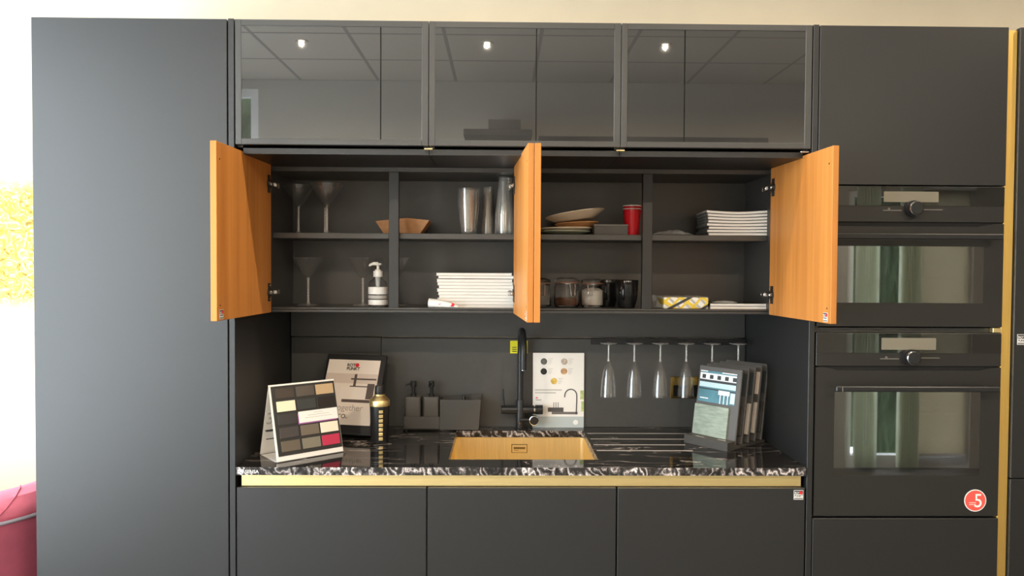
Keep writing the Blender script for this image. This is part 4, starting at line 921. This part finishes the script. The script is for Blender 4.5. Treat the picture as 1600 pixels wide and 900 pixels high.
for px0, px1, lab in ((632, 657, 'square dark soap dispenser with spout to the left, left of the caddy pair'), (660.5, 685.5, 'square dark soap dispenser facing forward, right of the caddy pair')):
    xa, xb = dx(px0), dx(px1); xc = (xa+xb)/2; yc = Yd+0.0325; zb = WT+0.0085; zt3 = dz(621)
    t = thing('soap_dispenser', lab, 'soap dispenser', (xc, yc, zb), 0, 'soap dispensers', world=True)
    hw = (xb-xa)/2; hd = 0.0285
    b = MB(); loft(b, [[(xc+x, yc+y, z) for x, y in rr(-hw*s, hw*s, -hd*s, hd*s, 0.008*s)] for s, z in ((0.96, zb), (1, zb+0.003), (1, zt3-0.004), (0.96, zt3))]); b.build('bottle', M_caddy2, t)
    zp0 = dz(597.5)
    b = MB(); b.cyl(0.011, zt3, zt3+0.010, (xc, yc, 0), n=22); b.cyl(0.0065, zt3+0.010, zp0-0.020, (xc, yc, 0), n=16); b.cyl(0.0115, zp0-0.022, zp0, (xc, yc, 0), n=24, b=0.0015); 
    d_ = Vector((-1, -0.1, 0)) if px0 < 650 else Vector((-0.25, -1, 0)); d_.normalize(); q = Vector((xc, yc, zp0-0.009))
    b.tube([q+d_*0.008, q+d_*0.022+Vector((0, 0, -0.003)), q+d_*0.032+Vector((0, 0, -0.008))], [0.0042, 0.0036, 0.0026], 10); b.build('pump', M_blackmetal, t)
t = thing('scrubbing_brush', 'tip of a black brush standing in the caddy box', 'brush', (dx(724), Yd+0.04, WT+0.0085), world=True)
b = MB(); b.tube([(dx(724), Yd+0.04, WT+0.0087), (dx(724), Yd+0.04, zt2+0.002), (dx(724), Yd+0.04, dz(619))], [0.005, 0.007, 0.003], 12); b.build('brush_handle', M_blackmetal, t)

# tap
t = thing('tap', 'matt black swan-neck tap behind the gold sink', 'tap', (0.0, 0.568, WT), world=True)
Yt = 0.568
fx = lambda x, y=640: at(x, y, Yt).x
fz = lambda y, x=813: at(x, y, Yt).z
tx = fx(813); zb = fz(625)
b = MB(); b.lathe([(0.0215, 0), (0.0215, 0.003), (0.0175, 0.005), (0.0170, zb-WT-0.002), (0.0160, zb-WT), (0.0125, zb-WT)], 32, (tx, Yt, WT)); b.build('body', M_blackmetal, t)
top = at(814, 512, 0.475).z-0.0125; ra = 0.094; cz = top-ra; xe = at(818, 578, 0.38).x; ze = at(818, 578, 0.38).z
pts = [(tx, Yt, zb-0.004), (tx, Yt, (zb+cz)/2), (tx, Yt, cz)]
for a in range(10, 181, 10):
    u = (1-math.cos(R(a)))/2; pts.append((tx+(xe-tx)*u, Yt-ra+ra*math.cos(R(a)), cz+ra*math.sin(R(a))))
pts += [(xe, Yt-2*ra, (cz+ze)/2), (xe, Yt-2*ra, ze)]
b = MB(); b.tube(pts, 0.0125, 20); b.build('spout', M_blackmetal, t)
b = MB(); b.cyl(0.0105, ze-0.0012, ze, (xe, Yt-2*ra, 0), n=20); b.build('aerator', M_chrome, t)
zc = fz(640)
b = MB(); b.cyl(0.0165, fx(783), tx-0.010, (0, Yt, zc), 'x', 28, b=0.0015); hl = under(b.build('side_arm', M_blackmetal, t), t)
b = MB(); b.tube([(fx(787.5), Yt, zc+0.014), (fx(786), Yt, fz(620)), (fx(785.5), Yt, fz(608))], [0.0042, 0.0036, 0.0034], 12); b.build('lever', M_blackmetal, hl)
b = MB(); b.cyl(0.0165, tx+0.010, fx(834), (0, Yt, zc), 'x', 28); ha = under(b.build('side_arm', M_blackmetal, t), t)
b = MB(); b.cyl(0.0172, fx(834), fx(836), (0, Yt, zc), 'x', 28); b.build('chrome_ring', M_chrome, ha)
b = MB(); b.cyl(0.0185, fx(836), fx(848), (0, Yt, zc), 'x', 28, b=0.001); b.build('end_knob', M_blackmetal, ha)
kz = fz(655); kx = fx(834, 655)
b = MB(); b.cyl(0.018, Yt-0.030, Yt-0.005, (kx, 0, kz), 'y', 30, b=0.001); b.cyl(0.008, tx-kx+0.0, 0.0, (kx, Yt-0.012, kz), 'x', 14); hk = under(b.build('filter_knob', M_blackmetal, t), t)
b = MB(); b.lathe([(0.0165, Yt-0.031), (0.0185, Yt-0.030), (0.0185, Yt-0.027), (0.0165, Yt-0.027)], 36, (kx, 0, kz), 'y', closed=True); b.build('knob_ring', M_chrome, hk)
b = MB(); b.cyl(0.0042, Yt-0.0195, Yt-0.016, (tx-0.003, 0, fz(660)), 'y', 16, b=0.0008); b.build('chrome_stud', M_chrome, t)

# printed leaflet leaning on the splashback
Yl = 0.597
lx = lambda x, y=610: at(x, y, Yl).x
lz = lambda y, x=872: at(x, y, Yl).z
t = thing('leaflet_board', 'white printed board with five round samples and a tap picture, right of the tap', 'leaflet', (lx(872), Yl, WT), world=True)
b = MB(); b.box(lx(832.5), lx(912.5), Yl, Yl+0.004, WT+0.0005, lz(551.5), 0.0006); b.build('board', M_card, t)
def zz3(u, v): return (825+u/6.43, 540+v/6.43)
def lp(u0, v0, u1, v1, m, nm='printed_picture', y=0.0004):
    x0, y0 = zz3(u0, v0); x1, y1 = zz3(u1, v1); b = MB(); b.box(lx(x0), lx(x1), Yl-y, Yl, lz(y1), lz(y0)); return b.build(nm, m, t)
for u, v, c in ((158, 160, (0.10, 0.10, 0.09)), (363, 160, (0.45, 0.38, 0.31)), (157, 260, (0.02, 0.02, 0.02)), (360, 258, (0.50, 0.29, 0.14)), (260, 357, (0.62, 0.42, 0.10))):
    px, py = zz3(u, v); b = MB(); b.disc(0.0127, Yl-0.0006, (lx(px), lz(py)), 0.0006, 28); o = b.build('sample_dot', mat('sample_finish', c, 0.3, noise=0.4, nscale=60), t)
    for k in range(4): lp(u+42, v-28+16*k, u+(92, 78, 84, 70)[k], v-24+16*k, M_lightgrey, 'text_line')
lp(70, 440, 340, 452, M_lightgrey, 'text_line'); lp(70, 468, 280, 480, M_lightgrey, 'text_line'); lp(78, 520, 98, 530, M_reddot, 'printed_mark'); lp(78, 540, 135, 552, M_lightgrey, 'text_line')
lp(45, 712, 562, 825, mat('pale_blue_print', (0.50, 0.55, 0.55), 0.5)); lp(45, 825, 562, 842, M_grey); lp(120, 690, 562, 712, mat('white_print', (0.85, 0.83, 0.80), 0.5), y=0.0005)
lp(200, 622, 358, 665, mat('dark_print', (0.09, 0.085, 0.085), 0.5), y=0.0006); lp(240, 665, 500, 690, mat('mid_print', (0.17, 0.15, 0.14), 0.5), y=0.0007)
for k in range(3): lp(256+22*k, 570, 264+22*k, 622, M_grey, y=0.0005)
M_leaf = mat('green_print', (0.45, 0.55, 0.22), 0.5, noise=0.3, nscale=80); lp(525, 450, 560, 540, M_leaf, y=0.0005); lp(535, 560, 562, 660, M_leaf, y=0.0005)
b = MB(); cpx = [zz3(485, 690), zz3(490, 560)] + [zz3(430+60*math.cos(R(a)), 500-62*math.sin(R(a))) for a in range(0, 181, 15)] + [zz3(368, 518)]
b.tube([(lx(x), Yl-0.0006, lz(y)) for x, y in cpx], 0.0022, 8); b.build('printed_tap', mat('tap_print', (0.06, 0.06, 0.06), 0.5), t)
x_, y_ = zz3(480, 770); b = MB(); b.disc(0.010, Yl-0.0006, (lx(x_), lz(y_)), 0.0006); b.build('printed_picture', M_white, t)

# yellow label on the splashback behind the tap
sp = [o for o in bpy.data.objects if o.get('label', '').startswith('long black splashback')][0]
a0, a1 = at(797, 552, 0.606), at(824.5, 532.5, 0.606)
b = MB(); b.box(a0.x, a1.x, 0.6052, 0.606, a0.z, a1.z); ys = b.build('yellow_label', M_yellow, sp); ys['label'] = 'bright yellow label'
b = MB()
for k in range(3): b.box(a0.x+0.008, a0.x+0.026, 0.6049, 0.6052, a0.z+0.006+0.008*k, a0.z+0.009+0.008*k)
b.build('label_print', M_ink, ys)

# socket plate
t = thing('socket', 'brass double socket on the splashback behind the fourth flute', 'socket', (0.676, 0.606, 1.097), world=True)
b = MB(); b.box(0.603, 0.749, 0.600, 0.606, 1.054, 1.140, 0.0015); b.build('plate', M_golddark, t)
for x in (0.640, 0.712):
    b = MB(); b.box(x-0.026, x+0.026, 0.5992, 0.600, 1.062, 1.106); b.build('socket_insert', M_mug, t)
for x in (0.640, 0.712):
    b = MB(); b.box(x-0.008, x+0.008, 0.5975, 0.600, 1.112, 1.132, 0.001); b.build('rocker_switch', M_golddark, t)

# ------------------------------------------------------------------ hanging glass rack and flutes
t = thing('glass_rack', 'black wall rail holding six upside-down flutes', 'glass rack', (0.58, 0.606, 1.28), world=True)
b = MB(); b.box(0.285, 0.905-0.006, 0.594, 0.606, 1.268, 1.292, 0.001); b.build('wall_bar', M_blackmetal, t)
xs6 = [at(x, 540, 0.5).x for x in (951, 991.3, 1032, 1072.6, 1113, 1153.7)]
for x in xs6:
    for s in (-1, 1):
        b = MB(); b.box(x+s*0.014-0.002, x+s*0.014+0.002, 0.478, 0.596, 1.2775, 1.2805, 0.0006); b.build('prong', M_blackmetal, t)
def flute(x, label):
    t = thing('champagne_flute', label, 'glass', (x, 0.5, 1.2807), 0, 'hanging flutes')
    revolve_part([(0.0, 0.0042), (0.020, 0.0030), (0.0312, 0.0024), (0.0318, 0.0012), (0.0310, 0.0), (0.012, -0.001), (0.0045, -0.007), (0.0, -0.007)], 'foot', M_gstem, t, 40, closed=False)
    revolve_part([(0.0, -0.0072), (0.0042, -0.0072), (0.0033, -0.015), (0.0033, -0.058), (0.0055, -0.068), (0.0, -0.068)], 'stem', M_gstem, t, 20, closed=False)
    revolve_part([(0.0, -0.0682), (0.0060, -0.0685), (0.0125, -0.082), (0.0205, -0.105), (0.0265, -0.140), (0.0300, -0.185), (0.0308, -0.203), (0.0298, -0.203), (0.0290, -0.185), (0.0254, -0.140), (0.0192, -0.105), (0.0105, -0.086), (0.0, -0.078)], 'bowl', M_thin, t, 44, closed=False)
    return t
f0 = flute(xs6[0], 'flute hanging leftmost in the row, nearest the leaflet')
for x, lab in zip(xs6[1:], ('second hanging flute from the left', 'third hanging flute from the left, just left of the brass socket', 'fourth hanging flute, directly in front of the brass socket', 'fifth hanging flute, its bowl hidden behind the sample boards', 'rightmost hanging flute, mostly hidden behind the sample boards')):
    dup(f0, (x, 0.5, 1.2807), None, lab)

# ------------------------------------------------------------------ sample board stand
SM_loc = (0.597, 0.343, WT); SY = R(-51.5)
t = thing('display_stand', 'dark grey display base holding the tile sample boards on the right worktop', 'stand', SM_loc, SY)
M_std = mat('dark_grey_mdf', (0.055, 0.051, 0.046), 0.5, noise=0.08, nscale=40); M_brd = mat('grey_board', (0.085, 0.081, 0.077), 0.5)
b = MB(); b.box(-0.003, 0.181, 0.0, 0.045, 0.0, 0.031, 0.001); b.build('front_ledge', M_std, t)
b = MB(); b.box(0.0, 0.178, 0.0455, 0.235, 0.0, 0.010, 0.001); b.build('base_plate', M_std, t)
for k in range(2):
    b = MB(); b.M = T((0.04, 0.125)[k], 0.010+0.012*k, 0.0311); b.box(0, 0.035, 0, 0.004, 0, 0.0005); b.build('printed_strip', M_lightgrey, t)
BL = R(9); BH = 0.268
M_tile = mat('pale_sage_tile', (0.26, 0.31, 0.26), 0.25, noise=0.18, nscale=28, stretch=(1, 1, 5)); M_beige = mat('beige_tile', (0.52, 0.46, 0.40), 0.35, noise=0.08, nscale=20)
M_blue = mat('blue_print', (0.10, 0.24, 0.30), 0.2, noise=0.3, nscale=9); M_pblue = mat('pale_blue_photo', (0.50, 0.66, 0.72), 0.2); M_pw = mat('white_photo', (0.85, 0.87, 0.88), 0.2); M_pd = mat('dark_photo', (0.05, 0.06, 0.065), 0.2)
labs = ('front sample board with a blue kitchen photo above pale green tile', 'second sample board from the front in the display stand', 'third sample board with a beige tile edge, middle of the stand', 'fourth sample board with a beige tile edge, near the back', 'rearmost sample board in the display stand')
for k in range(5):
    yk = 0.050+0.0405*k
    t = thing('sample_board', labs[k], 'sample board', (SM_loc[0]-math.sin(SY)*yk, SM_loc[1]+math.cos(SY)*yk, WT+0.0112), SY, 'tile sample boards')
    BMx = RX(-BL); h = BH+0.002*k
    b = MB(); b.M = BMx; b.box(-0.004, 0.176, 0.0, 0.010, 0.0, h, 0.002); b.build('board', M_brd, t)
    if k == 0:
        b = MB(); b.M = BMx; b.box(-0.002, 0.142, -0.009, 0.0, 0.010, 0.128, 0.001); b.build('tile', M_tile, t)
        b = MB(); b.M = BMx; b.box(0.004, 0.158, -0.0012, 0.0, 0.138, 0.250); ph_ = b.build('photo', M_blue, t)
        def pp(u0, u1, v0, v1, m, y=-0.0016):
            b = MB(); b.M = BMx; b.box(0.004+0.154*u0, 0.004+0.154*u1, y, -0.0012, 0.138+0.112*v0, 0.138+0.112*v1); b.build('photo_detail', m, ph_)
        pp(0, 1, 0.72, 0.93, M_pw); pp(0, 1, 0.48, 0.64, M_pblue); pp(0, 1, 0.64, 0.72, M_pd); pp(0.0, 1, 0.40, 0.44, M_pd)
        for q in range(5): pp(0.06+0.21*q, 0.16+0.21*q, 0.75, 0.88, M_pd, -0.0020)
        pp(0.55, 0.85, 0.28, 0.42, M_pw, -0.0020)
        for q in (0.60, 0.70, 0.80): pp(q, q+0.02, 0.0, 0.28, M_pw, -0.0020)
        pp(0.88, 1.0, 0.05, 0.38, M_pblue, -0.0018); pp(0.05, 0.28, 0.10, 0.13, M_pw); pp(0.0, 0.2, 0.97, 1.0, M_pw); pp(0.6, 1.0, 0.97, 1.0, M_pw)
    else:
        b = MB(); b.M = BMx; b.box(0.01, 0.174, -0.009, 0.0, 0.030, 0.140, 0.001); b.build('tile', M_beige if k in (2, 3) else M_std, t)
        b = MB(); b.M = BMx; b.box(0.004, 0.172, -0.0012, 0.0, 0.170, 0.250); b.build('photo', M_tan if k == 3 else M_pd, t)
for o in WORLD:
    if o.get('_w') is not None: del o['_w']
